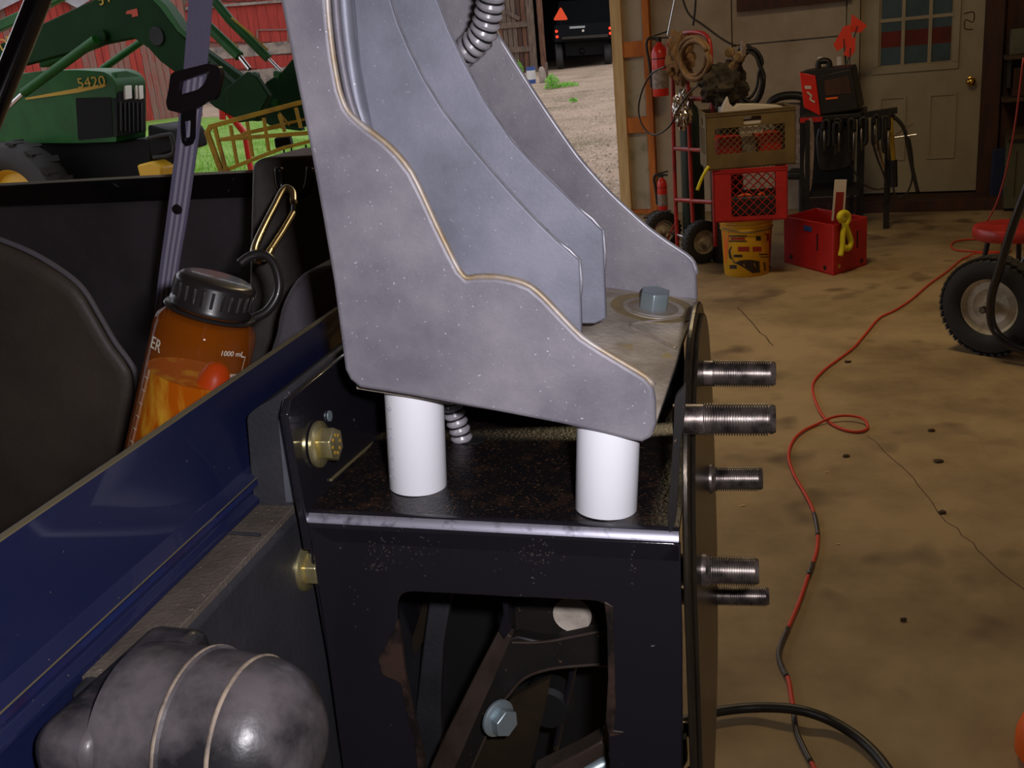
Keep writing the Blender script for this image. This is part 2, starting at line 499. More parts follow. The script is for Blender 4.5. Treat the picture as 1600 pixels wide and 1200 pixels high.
# white wall boards: tall sheet, then courses with a seam
sV = s_of(1146, 40)
zH = wl(1250, 62).z
x = sO + .004
obj('wall_board', box(S(x, .05, 0), UW * (sV - x - .008), NB * .05, UP * CH), 'white_board', wf)
obj('wall_board', box(S(sV, .045, 0), UW * (sD0 - .1 - sV), NB * .045, UP * (zH - .006)), 'white_board', wf)
obj('wall_board', box(S(sV, .045, zH + .006), UW * (sD0 - .1 - sV), NB * .045, UP * .62), 'white_board', wf)
obj('wall_board', box(S(sV, .045, zH + .636), UW * (sD0 - .1 - sV), NB * .045, UP * (CH - zH - .64)), 'white_board', wf)
zb_ = wl(1250, 9).z
struct('trim_5', box(S(sV + .05, .12, zb_), UW * (sD0 - .06 - sV - .05), NB * .08, UP * .16), 'dark_wood')
# door with its frame
zd0 = .10
dr = struct('door_1', box(S(sD0 + .002, .02, zd0), UW * (sD1 - sD0 - .004), NB * .04, UP * (2.04 - zd0)), 'door')
struct('trim_6', box(S(sD0 - .09, .06, 0), UW * .088, NB * .06, UP * 2.12), 'door')
struct('trim_7', box(S(sD1 + .002, .07, 0), UW * .12, NB * .07, UP * 2.12), 'dark_wood')
struct('trim_8', box(S(sD0 - .35, .32, 0), UW * (sD1 - sD0 + .75), NB * .32, UP * .085), 'dark_wood', bevel=.006)
struct('door_leak_blocker', box(S(sD0 - .1, -.03, 0), UW * (sD1 - sD0 + .2), NB * .02, UP * 2.2), 'bblk')  # added unseen backing, blocks daylight leaking around the door
# door window frame, muntins and panes
gx = [s_of(1374, 60, .02), s_of(1411, 60, .02), s_of(1453, 60, .02), s_of(1489, 60, .02)]
gz0 = wl(1430, 101, .02).z; gzr = wl(1430, 28, .02).z
rh = gzr - gz0
gz = [gz0, gz0 + rh, gz0 + 2 * rh]
for i in range(3):
    for j in range(3):
        z0 = gz0 + j * rh
        if z0 + rh > 2.02: continue
        if j == 0:
            obj('door_pane', box(S(gx[i] + .012, .024, z0 + .012), UW * (gx[i + 1] - gx[i] - .024), NB * .004, UP * (rh * .38)), 'pane', dr)
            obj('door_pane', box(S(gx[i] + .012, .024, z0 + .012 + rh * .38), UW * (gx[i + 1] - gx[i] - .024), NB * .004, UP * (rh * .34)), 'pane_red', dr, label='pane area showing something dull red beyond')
            obj('door_pane', box(S(gx[i] + .012, .024, z0 + .012 + rh * .72), UW * (gx[i + 1] - gx[i] - .024), NB * .004, UP * (rh * .28 - .024)), 'pane', dr)
            continue
        obj('door_pane', box(S(gx[i] + .012, .024, z0 + .012), UW * (gx[i + 1] - gx[i] - .024), NB * .004, UP * (rh - .024)), 'pane', dr)
nrow = 3 if gz0 + 3 * rh < 2.0 else 2
ztop = gz0 + nrow * rh
fr = bmesh.new()
box(S(gx[0] - .045, .034, gz0 - .05), UW * (gx[3] - gx[0] + .09), NB * .014, UP * .05, fr)
box(S(gx[0] - .045, .034, ztop), UW * (gx[3] - gx[0] + .09), NB * .014, UP * .045, fr)
box(S(gx[0] - .045, .034, gz0), UW * .045, NB * .014, UP * (ztop - gz0), fr)
box(S(gx[3], .034, gz0), UW * .045, NB * .014, UP * (ztop - gz0), fr)
obj('window_frame', fr, 'door', dr, bevel=.004)
for i in (1, 2):
    obj('muntin', box(S(gx[i] - .012, .032, gz0), UW * .024, NB * .012, UP * (ztop - gz0)), 'door', dr)
for j in range(1, nrow):
    obj('muntin', box(S(gx[0], .033, gz0 + j * rh - .012), UW * (gx[3] - gx[0]), NB * .012, UP * .024), 'door', dr)
for (xa, xb) in ((1372, 1414), (1448, 1492)):
    a = s_of(xa, 230, .02); b = s_of(xb, 230, .02); zt = wl(1420, 149, .02).z; zbm = .34
    lp = [S(a, .021, zbm), S(b, .021, zbm), S(b, .021, zt), S(a, .021, zt)]
    li = [S(a + .018, .021, zbm + .018), S(b - .018, .021, zbm + .018), S(b - .018, .021, zt - .018), S(a + .018, .021, zt - .018)]
    obj('panel_moulding', prism([lp, li], NW * .008), 'door', dr, bevel=.003)
kp = wl(1517, 127, .02)
obj('door_knob', lathe([(.03, 0), (.032, .006), (.012, .012), (.011, .03), (.026, .04), (.03, .055), (.022, .068), (0, .072)], kp, NW, 20), 'brass', dr, smooth=50)
pk = wl(1513, 35, .02)
obj('worn_decal', tube(smooth_pts([pk + UW * a + UP * b + NW * .001 for a, b in ((-.03, .06), (.03, .065), (.03, 0), (-.02, .02), (-.02, -.04), (.03, -.05))], 4), .004, 5), 'dark_wood', dr, label='dark smudged mark on the white door')

# outside ground, rising gently away from the building
def gz_(x, y):
    s = (Vector((x, y, 0)) - POST).dot(NB)
    q = max(0, s - .3)
    s2 = -(Vector((x, y, 0)) - S(WLX, 0, 0)).dot(UW)
    q = max(q, max(0, s2 - .3))
    return -.04 + .026 * q


def hit_ground(px, py):
    r = ray(px, py); t = 3.0
    for _ in range(3000):
        p = CAMP + r * t
        if p.z <= gz_(p.x, p.y): break
        t += .02
    return Vector((p.x, p.y, gz_(p.x, p.y)))


bm = bmesh.new(); g = []
XS = [-45 + 1.5 * i for i in range(61)]; YS = [-20 + 1.5 * i for i in range(61)]
for y in YS:
    g.append([bm.verts.new((x, y, gz_(x, y) + noise.noise(Vector((x * .4, y * .4, 0))) * .03 - (.25 if -9 < y < 3 and -3 < x < 8 else 0))) for x in XS])
for j in range(60):
    for i in range(60): bm.faces.new((g[j][i], g[j][i + 1], g[j + 1][i + 1], g[j + 1][i]))
# cut the slab area out
dele = []
for f in bm.faces:
    c = f.calc_center_median(); s = (c - POST).dot(UW); o_ = (c - POST).dot(NW)
    if -2.4 < s < SB - 1.2 and 1.2 < o_ < DEEP - 1.2: dele.append(f)
bmesh.ops.delete(bm, geom=dele, context='FACES')
struct('ground', bm, 'gravel', smooth=180)
# lawn strip left of the gravel lane
bm = bmesh.new()
lawn_pts = [hit_ground(*p) for p in ((215, 186), (340, 186), (500, 176), (520, 226), (530, 290), (330, 300), (170, 300))]
c0 = [p + UP * .05 for p in lawn_pts]
prism(c0, (0, 0, -.06), bm)
struct('lawn', bm, 'lawn')
bm = bmesh.new(); tuft_pts = []
for i in range(9000):
    px = random.uniform(230, 520); py = random.uniform(200, 300)
    p = hit_ground(px, py) if i < 900 else None
    if p is None:
        k = random.random(); q = random.choice(tuft_pts)
        p = q + Vector((random.uniform(-.25, .25), random.uniform(-.3, .3), 0)); p.z = gz_(p.x, p.y) + .04
    else:
        if 214 < py < 226: continue
        tuft_pts.append(p)
    a = random.uniform(0, 6.28); h = random.uniform(.05, .13); wd = .012
    d = Vector((cos(a), sin(a), 0))
    bm.faces.new([bm.verts.new(p - d * wd), bm.verts.new(p + d * wd), bm.verts.new(p + UP * h + Vector((random.uniform(-.04, .04), random.uniform(-.04, .04), 0)))])
gr = obj('grass', bm, 'blade'); gr['kind'] = 'stuff'; tag(gr, 'short green grass growing outside behind the yellow frame', 'grass')

# ================================================================== BLACK STEEL BRACKET WITH STUDS
def hexring(c, ax, r, h, bm=None, bev=.0):
    ax = Vector(ax).normalized(); a = ax.cross(UP)
    a = a.normalized() if a.length > .2 else ax.orthogonal().normalized()
    b = ax.cross(a)
    pts = [Vector(c) + (a * cos(radians(30 + 60 * k)) + b * sin(radians(30 + 60 * k))) * r for k in range(6)]
    return prism(pts, ax * h, bm)


PX = lambda lst, f: [f(*p) for p in lst]
br = thing('steel_bracket', 'glossy black steel bracket with cut-out front and studs, below the two white pipes', 'bracket', V(-.17, .7, .86))
TD = .568
zL = pd(480, 803, TD).z; zR = pd(1060, 833, TD).z
wL = -.2945; wR = pd(1060, 835, TD).dot(WV)
outer = PX([(482, 822), (1052, 848), (1063, 852), (1066, 1000), (1067, 1290), (549, 1290), (535, 1199), (503, 960)], lambda x, y: pd(x, y, TD))
hole = rounded(PX([(620, 924), (952, 940), (950, 1150), (955, 1262), (668, 1262), (640, 1110), (622, 1000)], lambda x, y: pd(x, y, TD)),
               [.012, .012, 0, .01, .01, .02, .03], 5)
obj('front_plate', prism([outer, hole], DV * .006), 'black', br, bevel=.0012)
# top sheet bent down over the front edge
R_ = .009
prof = [(.86, 0), (TD + R_, 0)] + [(TD + R_ - R_ * sin(radians(a)), -R_ + R_ * cos(radians(a))) for a in (15, 30, 45, 60, 75, 90)] + [(TD, -.020), (TD + .005, -.020), (TD + .005, -.010), (TD + R_ + .002, -.005), (.86, -.005)]
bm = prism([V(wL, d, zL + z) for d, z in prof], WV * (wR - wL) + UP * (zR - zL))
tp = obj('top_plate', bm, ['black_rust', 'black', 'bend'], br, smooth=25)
for f in tp.data.polygons:
    c = f.center + ROOT[br]
    if c.dot(DV) < TD + .012: f.material_index = 1
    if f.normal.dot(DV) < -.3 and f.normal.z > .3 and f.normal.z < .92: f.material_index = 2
# worn left side plate standing up from the top
sp = [(.566, 1.05), (.566, 1.150), (.574, 1.158), (.80, 1.157), (.86, 1.12), (.86, 1.05)]
obj('side_plate', prism([V(-.2945, d, z) for d, z in sp], WV * -.006), 'black', br, bevel=.001)
obj('side_leg', prism([V(-.2945, .572, 1.07), V(-.2945, .80, 1.07), V(-.2945, .80, .90), V(-.2945, .62, .84), V(-.2945, .572, .84)], WV * -.005), 'black', br, bevel=.001)
obj('back_plate', prism([V(wL, .855, 1.0), V(wR - .01, .855, 1.0), V(wR - .01, .855, 1.125), V(wL, .855, 1.16)], DV * .005), 'black', br)
obj('seam_glint', tube(smooth_pts([pw(517, 750, -.2935), pw(545, 725, -.2935), pw(592, 684, -.2935)], 4), .0012, 6), 'gold_line', br)  # gold line paints the reflection along the plate joint
# worn lip inside the cut-out
lip = rounded(PX([(621, 968), (606, 1004), (590, 1032), (598, 1056), (626, 1066), (634, 1110), (648, 1160), (662, 1290), (675, 1290), (662, 1180), (644, 1110), (632, 1050), (627, 1005)], lambda x, y: pd(x, y, TD - .001)), .004, 3)
obj('bent_lip', prism(lip, DV * .004), 'black_edge', br, bevel=.0008)
lip = PX([(944, 940), (958, 948), (962, 1110), (958, 1142), (975, 1144), (975, 1148), (952, 1152), (946, 1130), (950, 1060), (948, 980)], lambda x, y: pd(x, y, TD - .0008))
obj('bent_lip', prism(lip, DV * .003), 'black_edge', br, bevel=.0006)


def gold_bolt(c, root, m='gold', k=1.0, marks=True, ax=None):
    ax = ax or WV
    fl_ = obj('bolt', lathe([(.0, 0), (.0165 * k, 0), (.0165 * k, .0022 * k), (.013 * k, .0045 * k), (.0, .0045 * k)], c, ax, 32), m, root, smooth=40)
    h = hexring(Vector(c) + ax * .0044 * k, ax, .0125 * k, .0095 * k)
    obj('bolt_head', h, m, fl_, bevel=.0009)
    if marks:
        a = ax.orthogonal().normalized(); b = ax.cross(a); mk = bmesh.new()
        for q in range(8):
            p = Vector(c) + ax * .0139 * k + (a * cos(q * pi / 4) + b * sin(q * pi / 4)) * .0065 * k
            cbox(p, a * .002, b * .002, ax * .0006, mk)
        o = obj('grade_mark', mk, 'hyellow', fl_); o['kind'] = 'stuff'
    return fl_


gold_bolt(pw(497, 694, -.2935), br)
gold_bolt(pw(476, 888, -.309), br, marks=False, k=.98)
bm = lathe([(0, 0), (.004, 0), (.004, .001), (0, .001)], pw(514, 650, -.294), WV, 12)
obj('weld_spatter', bm, 'zinc', br)

# hub plate on the right with five threaded studs
hA = pd(1064, 870, TD).dot(WV) + .001; hB = pd(1106, 700, .82).dot(WV) - .002


def hubpt(d, z, off=0): return V(hA + (hB - hA) * (d - TD) / (.82 - TD) + off, d, z)


ho = [(.70, 1.172), (.655, 1.165), (.615, 1.14), (.585, 1.10), (.568, 1.045), (.562, .99), (.562, .80), (.66, .79), (.78, .84), (.825, .93), (.83, 1.02), (.82, 1.10), (.79, 1.15), (.745, 1.171)]
hp = smooth_pts([hubpt(d, z) for d, z in ho], 4, closed=True)
obj('hub_plate', prism(hp, WV * .0045), 'hub', br, bevel=.0012)
ho2 = [(d + .012 if d < .7 else d - .004, z - .008) for d, z in ho]
ho2 = [(d, z) for d, z in ho2]
obj('hub_face', prism(smooth_pts([hubpt(d, z, .0045) for d, z in ho2], 4, closed=True), WV * .003), 'hub', br, bevel=.0015)
obj('torn_edge', prism(rounded(PX([(1072, 600), (1054, 622), (1051, 700), (1047, 760), (1042, 800), (1046, 838), (1056, 815), (1060, 760), (1062, 700), (1070, 650)], lambda x, y: pd(x, y, .572)), .003, 3), DV * .006), 'under', br, bevel=.001)
studs = [((1098, 583), (1212, 584), .72, .0090, None), ((1082, 655), (1212, 655), .60, .0092, None), ((1085, 748), (1192, 748), .75, .0088, .0108),
         ((1072, 890), (1186, 893), .63, .0090, .0104), ((1072, 930), (1202, 932), .80, .0078, None)]
for (x0, y0), (x1, y1), d, r, coll in studs:
    r *= 1.16; coll = coll * 1.12 if coll else None
    a = pd(x0, y0, d); b = pd(x1, y1, d); ax = (b - a).normalized(); Ln = (b - a).length
    a = a - ax * .012; Ln += .012
    prof = [(0, 0), (r * .93, 0), (r * .93, Ln * .30)] if not coll else [(0, 0), (r * 1.05, 0), (r * 1.05, .013), (coll, .014), (coll, .026), (r * .93, .029)]
    h = prof[-1][1] + .0008; pitch = .00165
    while h < Ln - .004:
        prof += [(r, h), (r, h + .00035), (r * .83, h + .0009), (r * .83, h + .0012)]; h += pitch
    prof += [(r * .9, Ln - .0025), (r * .78, Ln), (0, Ln)]
    obj('stud', lathe(prof, a, ax, 22), 'thread', br, smooth=30)
# scuffs on the front plate
bm = bmesh.new()
for (cx, cy, sx, sy, n_) in ((600, 860, 34, 28, 60), (590, 885, 16, 8, 26), (838, 865, 34, 26, 60), (655, 862, 40, 30, 26), (988, 890, 4, 60, 14), (560, 950, 30, 26, 10)):
    for _ in range(n_):
        x = random.gauss(cx, sx * .5); y = random.gauss(cy, sy * .5); s_ = random.uniform(.0003, .0008)
        if 930 < y and x > 615: continue
        p = pd(x, y, TD - .0001)
        bm.faces.new([bm.verts.new(p + (WV * cos(q) + UP * sin(q)) * s_ * random.uniform(.6, 1.3)) for q in (0, 1.2, 2.5, 3.8, 5.1)])
o = obj('scuff', bm, 'ssteel', br); o['kind'] = 'stuff'

# ================================================================== CAST ALUMINIUM POST FOOT
al = thing('post_foot', 'grey cast aluminium post foot with curved ribs, resting on the two white pipes', 'casting', V(-.15, .7, 1.12))
FD = .580
fo = [(424, -70), (437, 0), (462, 125), (484, 235), (503, 340), (520, 440), (534, 545), (538, 578), (546, 594), (562, 607), (640, 619), (760, 641), (880, 664), (985, 689), (1003, 692), (1018, 685), (1025, 662),
      (1024, 625), (1020, 604), (1008, 590), (975, 570), (940, 549), (908, 528), (880, 500), (850, 468), (828, 449), (806, 440), (775, 434), (745, 434), (728, 436), (716, 424), (700, 393), (680, 352), (660, 308), (641, 270), (620, 243), (598, 222),
      (570, 201), (550, 184), (538, 168), (528, 140), (519, 90), (513, 40), (510, 0), (508, -70)]
F_ = lambda d: (lambda x, y: pd(x, y, d))
obj('front_flange', prism(PX(fo, F_(FD)), DV * .007), 'alu', al, bevel=.0028, seg=4, ang=40)
edge = [(x, y) for x, y in fo[18:]]
bm = tube(smooth_pts([pd(x + 1, y - 1, FD + .0025) for x, y in edge], 2), .0022, 8)
obj('rim', bm, 'alu_edge', al, smooth=180, label='worn tan-edged rim of the front flange')
r2 = [(545, -70), (585, -70), (596, -30), (610, 0), (622, 38), (640, 80), (662, 124), (690, 170), (728, 220), (770, 270), (805, 310), (842, 349), (872, 378), (905, 407), (907, 460), (909, 535), (890, 552), (560, 545), (548, 200)]
obj('rib', prism(PX(r2, F_(.66)), DV * .006), 'alu2', al, bevel=.0012)
r3 = [(600, -70), (655, -70), (670, -35), (683, 0), (700, 45), (722, 92), (758, 160), (800, 220), (833, 256), (870, 292), (905, 326), (942, 361), (944, 420), (947, 498), (930, 506), (600, 506)]
obj('rib', prism(PX(r3, F_(.71)), DV * .006), 'alu2', al, bevel=.0012)
r4 = [(640, -70), (745, -70), (757, 15), (773, 49), (800, 93), (833, 145), (856, 180), (880, 215), (903, 247), (927, 275), (953, 303), (983, 331), (1012, 357), (1045, 381), (1071, 398), (1083, 410), (1088, 428), (1090, 470), (1060, 468), (940, 452), (640, 440)]
obj('back_flange', prism(PX(r4, F_(.86)), DV * .007), 'alu', al, bevel=.0022, seg=3)
for pts_, dd in ((r2[2:15], .66), (r3[2:13], .71), (r4[3:17], .86)):
    obj('rim', tube(smooth_pts([pd(x, y, dd + .003) for x, y in pts_], 2), .0014 if dd < .8 else .0024, 8), 'bright_edge', al, smooth=180)
# spine closing the left side from front to back
spn = [(424, -70), (437, 0), (462, 125), (484, 235), (503, 340), (520, 440), (534, 545), (540, 580)]
q1 = [pd(x + 6, y, .594) for x, y in spn]; q2 = [pd(x + 22, y, .594) for x, y in spn]
obj('spine', prism(q1 + q2[::-1], DV * .268), 'alu', al)
# folded channels along the spine seen at the top
bm = tube(smooth_pts(PX([(536, -70), (537, 0), (545, 80), (556, 150), (568, 196), (576, 230)], F_(.635)), 5), .0055, 16)
obj('channel_fold', bm, 'alu2', al, smooth=180)
bm = tube(smooth_pts(PX([(524, -70), (524, 0), (532, 80), (545, 150), (562, 198), (580, 240)], F_(.625)), 5), .0028, 12)
obj('channel_fold', bm, 'alu', al, smooth=180)
obj('channel_wall', prism(PX([(500, -70), (545, -70), (560, 100), (590, 260), (560, 260), (520, 120)], F_(.645)), DV * .004), 'alu2', al)
bFR = pd(1022, 668, .596); bFL = pd(556, 596, .596); bBR = pd(1090, 468, .86); bBL = V(-.262, .86, 1.176)
bn = (bFL - bFR).cross(bBR - bFR).normalized()
if bn.z < 0: bn = -bn
bBL = bBL - bn * (bBL - bFR).dot(bn)
obj('base_plate', prism([bFL, bFR, bBR, bBL], bn * -.006), 'alu_dirty', al, bevel=.001)
ob = lambda x, y: onp(x, y, bFR + bn * .0006, bn)
obj('raised_seam', tube(smooth_pts([ob(1066, 496), ob(1030, 501), ob(992, 505), ob(986, 511), ob(1010, 521), ob(1040, 536), ob(1056, 543)], 4), .0012, 8), 'alu_edge', al, smooth=180)
bc = ob(1021, 482)
obj('grease_ring', lathe([(0, 0), (.036, 0), (.036, .0004), (0, .0004)], bc + DV * .002, bn, 36), 'grease', al)
obj('raised_pad', lathe([(0, 0), (.026, 0), (.026, .0009), (0, .0009)], bc, bn, 36), 'alu_dirty', al)
obj('washer', lathe([(0, 0), (.021, 0), (.021, .0014), (0, .0014)], bc, bn, 32), 'alu_edge', al)
b_ = obj('base_bolt', hexring(bc + bn * .001, bn, .0130, .015), 'zinc', al, bevel=.0009)

# ================================================================== WHITE PIPES
def pipe(base_px, top_px, label, mark):
    f = onp(*base_px, V(-.2, .568, zL - .0035), UP)
    f.z = zL + (zR - zL) * (f.dot(WV) - wL) / (wR - wL)
    r = .0207
    c = f + DV * r; d = c.dot(DV)
    t = pd(*top_px, d + .004)
    ax = (t - c)
    L_ = ax.length; ax.normalize()
    c = c - ax * .0005
    bm = lathe([(r - .0032, .0), (r - .0004, 0), (r, .0006), (r, L_ - .0006), (r - .0006, L_), (r - .0032, L_), (r - .0032, 0.001)], c, ax, 48)
    root = obj('pvc_pipe', bm, 'pvc', smooth=40)
    tag(root, label, 'pipe', 'white pipe spacers')
    if mark:
        view = (CAMP - c); view = (view - ax * view.dot(ax)).normalized(); side = ax.cross(view)
        for i, ch in enumerate(mark):
            a = radians(-50)
            n = view * cos(a) + side * sin(a)
            p = c + ax * (.010 + i * .0072) + n * (r + .0002)
            tan_ = -view * sin(a) + side * cos(a)
            text_obj('pipe_print', ch, .0078, p, ax, -tan_, 'ink', root, .00003)
    return root


pipe((640, 779), (646, 597), 'white plastic pipe at the left with faint print up its side', '3/6-91¿6'.replace('¿', ' '))
pipe((940, 805), (951, 658), 'short white plastic pipe at the right, next to the studs, without print', None)

# ================================================================== CORRUGATED CONDUITS
def conduit(path, r, n, label, cname='corrugated_conduit'):
    pts = smooth_pts(path, 14)
    # even resample
    L_ = [0]
    for a, b in zip(pts, pts[1:]): L_.append(L_[-1] + (b - a).length)
    tot = L_[-1]; out = []
    for i in range(n * 4 + 1):
        s = tot * i / (n * 4); k = 0
        while k < len(L_) - 2 and L_[k + 1] < s: k += 1
        u = (s - L_[k]) / max(L_[k + 1] - L_[k], 1e-9); out.append(pts[k].lerp(pts[k + 1], u))
    rs = [r if (i % 4) in (0, 1) else r * .84 for i in range(len(out))]
    bm = tube(out, rs, 20)
    o = obj(cname, bm, ['conduit', 'conduit_d'], smooth=50)
    for p in o.data.polygons:
        i = p.index // 20
        if i % 4 in (2,): p.material_index = 1
    return tag(o, label, 'conduit')


conduit([pd(775, -70, .77), pd(770, -20, .77), pd(764, 20, .775), pd(752, 56, .78), pd(725, 82, .785), pd(690, 100, .79)],   .0112, 15, 'clear grey corrugated conduit curving down behind the ribs at the top')
hz = onp(722, 690, V(0, 0, zL - .004), UP)
conduit([hz - UP * .03, hz + UP * .002, onp(716, 665, hz, DV), onp(708, 640, hz, DV), onp(700, 600, hz, DV)], .0088, 12, 'short grey corrugated conduit entering a hole beside the left white pipe')
hc = onp(738, 684, V(0, 0, zL - .002), UP)
obj('cable_hole', lathe([(0, 0), (.012, 0), (.012, .0006), (0, .0006)], Vector((hc.x, hc.y, zL - .0030)), UP, 24), 'void', br)

# ================================================================== UTILITY VEHICLE
uv = thing('utility_vehicle', 'dark blue utility vehicle bed with black liner, left of the black steel bracket', 'vehicle', V(-.6, .9, .5))
def along(prof, d0, d1): return prism([V(w_, d0, z) for w_, z in prof], DV * (d1 - d0))
obj('side_panel', along([(-.344, 1.1655), (-.344, 1.102), (-.3365, 1.096), (-.3365, 1.090), (-.342, 1.086), (-.342, 1.083), (-.3375, 1.080), (-.3375, 1.076), (-.344, 1.074), (-.344, .70), (-.350, .70), (-.350, 1.1655)], .12, 1.62), 'blue', uv, bevel=.0008)
obj('top_trim', along([(-.3435, 1.1652), (-.3435, 1.1660), (-.3480, 1.1660), (-.3480, 1.1652)], .12, 1.62), 'gold_line', uv)
obj('pinstripe', along([(-.3362, 1.0959), (-.3362, 1.0953), (-.3372, 1.0953), (-.3372, 1.0961)], .12, 1.2), 'gold_line', uv)
obj('crease', along([(-.3362, 1.094), (-.3360, 1.0905), (-.339, 1.088), (-.339, 1.094)], .12, 1.2), 'blue2', uv)
obj('ledge', along([(-.344, 1.0745), (-.311, 1.0745), (-.311, 1.066), (-.344, 1.066)], .385, 1.2), 'dust', uv, bevel=.0005)
obj('fender', prism([V(w_, .372, z) for w_, z in [(-.3445, 1.0715), (-.3085, 1.0715), (-.3085, .62), (-.3445, .62)]], DV * .75), 'plastic', uv, bevel=.006, seg=3)
gp = rounded(PX([(385, 650), (402, 636), (452, 608), (458, 640), (464, 700), (470, 800), (468, 818), (405, 838), (398, 800), (392, 740)], F_(.585)), .004, 3)
obj('corner_plate', prism(gp, DV * .2), 'plastic', uv, bevel=.0022, seg=3)
obj('grey_pad', prism(rounded(PX([(434, 655), (457, 652), (468, 784), (446, 786)], F_(.5845)), .001, 2), DV * .003), 'plastic_l', uv, bevel=.0004)
obj('support_lip', tube(PX([(350, 832), (380, 834), (407, 836)], lambda x, y: onp(x, y, V(0, 0, 1.076), UP)), .0012, 8), 'plastic', uv)
RA = V(-1.511, 1.824, 1.2); RB = V(-.759, 1.688, 1.2); rd = (RB - RA).normalized(); rn = Vector((-rd.y, rd.x, 0))
RA2 = RA - rd * .7; RB2 = RB + rd * .45
obj('bed_rail', prism([RA2, RB2, RB2 - UP * .045, RA2 - UP * .045], rn * .05), 'black', uv, bevel=.003)
obj('rail_trim', box(RA2 + UP * .0005, RB2 - RA2, rn * .004, UP * .004), 'lens', uv)
obj('bed_wall', prism([RA2 + rn * .01 - UP * .04, RB2 + rn * .01 - UP * .04, RB2 + rn * .02 - UP * .55, RA2 + rn * .02 - UP * .55], rn * .02), 'bed', uv)
obj('bed_floor', prism([V(-.345, .1, .80), V(-.345, 1.66, .80), V(-2.1, 1.95, .80), V(-2.1, .1, .80)], UP * -.02), 'bed', uv)
hm = [(-160, 330), (-60, 352), (0, 374), (50, 395), (98, 424), (130, 452), (155, 492), (180, 535), (203, 566), (213, 590), (216, 640), (205, 720), (190, 1100), (-160, 1100)]
obj('wheel_hump', prism(smooth_pts(PX(hm, F_(.90)), 3, closed=True), ray(70, 430) * .26), 'hump', uv, bevel=.022, seg=5, ang=50, label='brown-black padded hump inside the bed')
obj('hump_piping', tube(smooth_pts(PX(hm[1:11], F_(.893)), 4), .003, 8), 'bed', uv, smooth=180)
cp = rounded(PX([(384, 590), (392, 256), (408, 247), (600, 238), (600, 590)], F_(1.20)), [0, .014, .01, 0, 0], 4)
obj('corner_post', prism(cp, DV * .13), 'post', uv, bevel=.010, seg=4)
obj('tie_down_hoop', tube(smooth_pts(PX([(436, 262), (440, 292), (460, 304), (480, 296), (486, 262)], F_(1.17)), 5), .006, 10), 'black', uv, smooth=180)
ap = smooth_pts(PX([(428, 590), (430, 520), (442, 470), (470, 430), (520, 415), (600, 420), (600, 600)], F_(.98)), 3, closed=True)
obj('rounded_cover', prism(ap, DV * .1), 'bed', uv, bevel=.008, seg=3)
obj('roll_bar', tube([at(-60, 300, 1.9), at(-12, 178, 1.9), at(66, -15, 1.9), at(110, -120, 1.9)], .0225, 18), 'black', uv, smooth=180)
obj('lower_bar', tube([at(-60, 300, 1.9), at(-75, 340, 1.88), at(-110, 430, 1.8)], .0225, 18), 'black', uv, smooth=180)

# rubber bump stop
th = radians(4)
dax = (WV * cos(th) - DV * sin(th)).normalized()
dc = at(256, 1142, .505)
RD = .0435
dome = [(0, -.012), (RD, -.012), (RD * 1.02, .0), (RD * 1.0, .0015), (RD * .995, .024), (RD * 1.02, .025), (RD * 1.02, .0268), (RD * .99, .028), (RD * .96, .052)]
dome += [(RD * .95 * cos(radians(a)), .053 + .034 * sin(radians(a))) for a in (4, 12, 22, 32, 42, 52, 62, 72, 82, 90)]
dome[-1] = (0, dome[-1][1])
bmp = obj('rubber_bumper', lathe(dome, dc, dax, 56), 'rubber', uv, smooth=40, label='dusty black rubber bump stop with two moulded seams')
for h_, r_ in ((.0256, 1.02), (.0525, .962)):
    obj('mould_seam', lathe([(RD * r_ * .995, h_ - .0012), (RD * r_ * 1.012, h_ - .0004), (RD * r_ * 1.012, h_ + .0006), (RD * r_ * .995, h_ + .0014)], dc, dax, 56), 'rubber_rim', bmp, smooth=180)
mc = dc - dax * .040
obj('bumper_mount', prism(rounded([mc + UP * a + dax.cross(UP) * b for a, b in ((.026, -.06), (.026, .045), (-.07, .045), (-.07, -.06))], .014, 5), dax * .034), 'rubber', uv, bevel=.006, seg=3)
obj('dried_leaf', cbox(onp(183, 971, V(0, 0, 1.075), UP), Vector((.006, .003, 0)), Vector((-.001, .0022, .0)), UP * .0012), 'whiteprint', uv, bevel=.0004)

# undercarriage seen through the cut-out
uc = thing('undercarriage', 'dark steel suspension arm and plates seen through the bracket cut-out', 'undercarriage', V(-.17, .72, .8))
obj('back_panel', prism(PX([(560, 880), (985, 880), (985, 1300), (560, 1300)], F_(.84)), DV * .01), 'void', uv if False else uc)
obj('grey_strut', prism(PX([(676, 900), (710, 900), (692, 1010), (688, 1100), (694, 1300), (628, 1300), (648, 1120), (662, 1000)], F_(.74)), DV * .012), 'plastic', uc, bevel=.002)
obj('brown_plate', prism(PX([(600, 900), (690, 900), (668, 990), (632, 1050), (600, 1060)], F_(.76)), DV * .006), 'brush', uc)
obj('upper_arm', prism(PX([(796, 900), (960, 900), (960, 988), (905, 994), (850, 1004), (800, 1004)], F_(.705)), DV * .02), 'under', uc, bevel=.004)
obj('wear_disc', lathe([(0, 0), (.014, 0), (.016, .003), (0, .003)], pd(895, 958, .703), -DV, 28), 'alu_dirty', uc)
obj('arm_flange', prism(smooth_pts(PX([(790, 1000), (850, 1003), (905, 993), (960, 985), (960, 1040), (905, 1041), (860, 1046), (820, 1062), (795, 1085), (770, 1130), (730, 1220), (700, 1300), (655, 1300), (700, 1190), (750, 1090)], F_(.675)), 3, closed=True), DV * .012), 'under', uc, bevel=.0015)
obj('arm_edge', tube(smooth_pts(PX([(800, 1004), (850, 1003), (905, 993), (955, 983)], F_(.673)), 4), .0012, 8), 'strapsteel', uc)
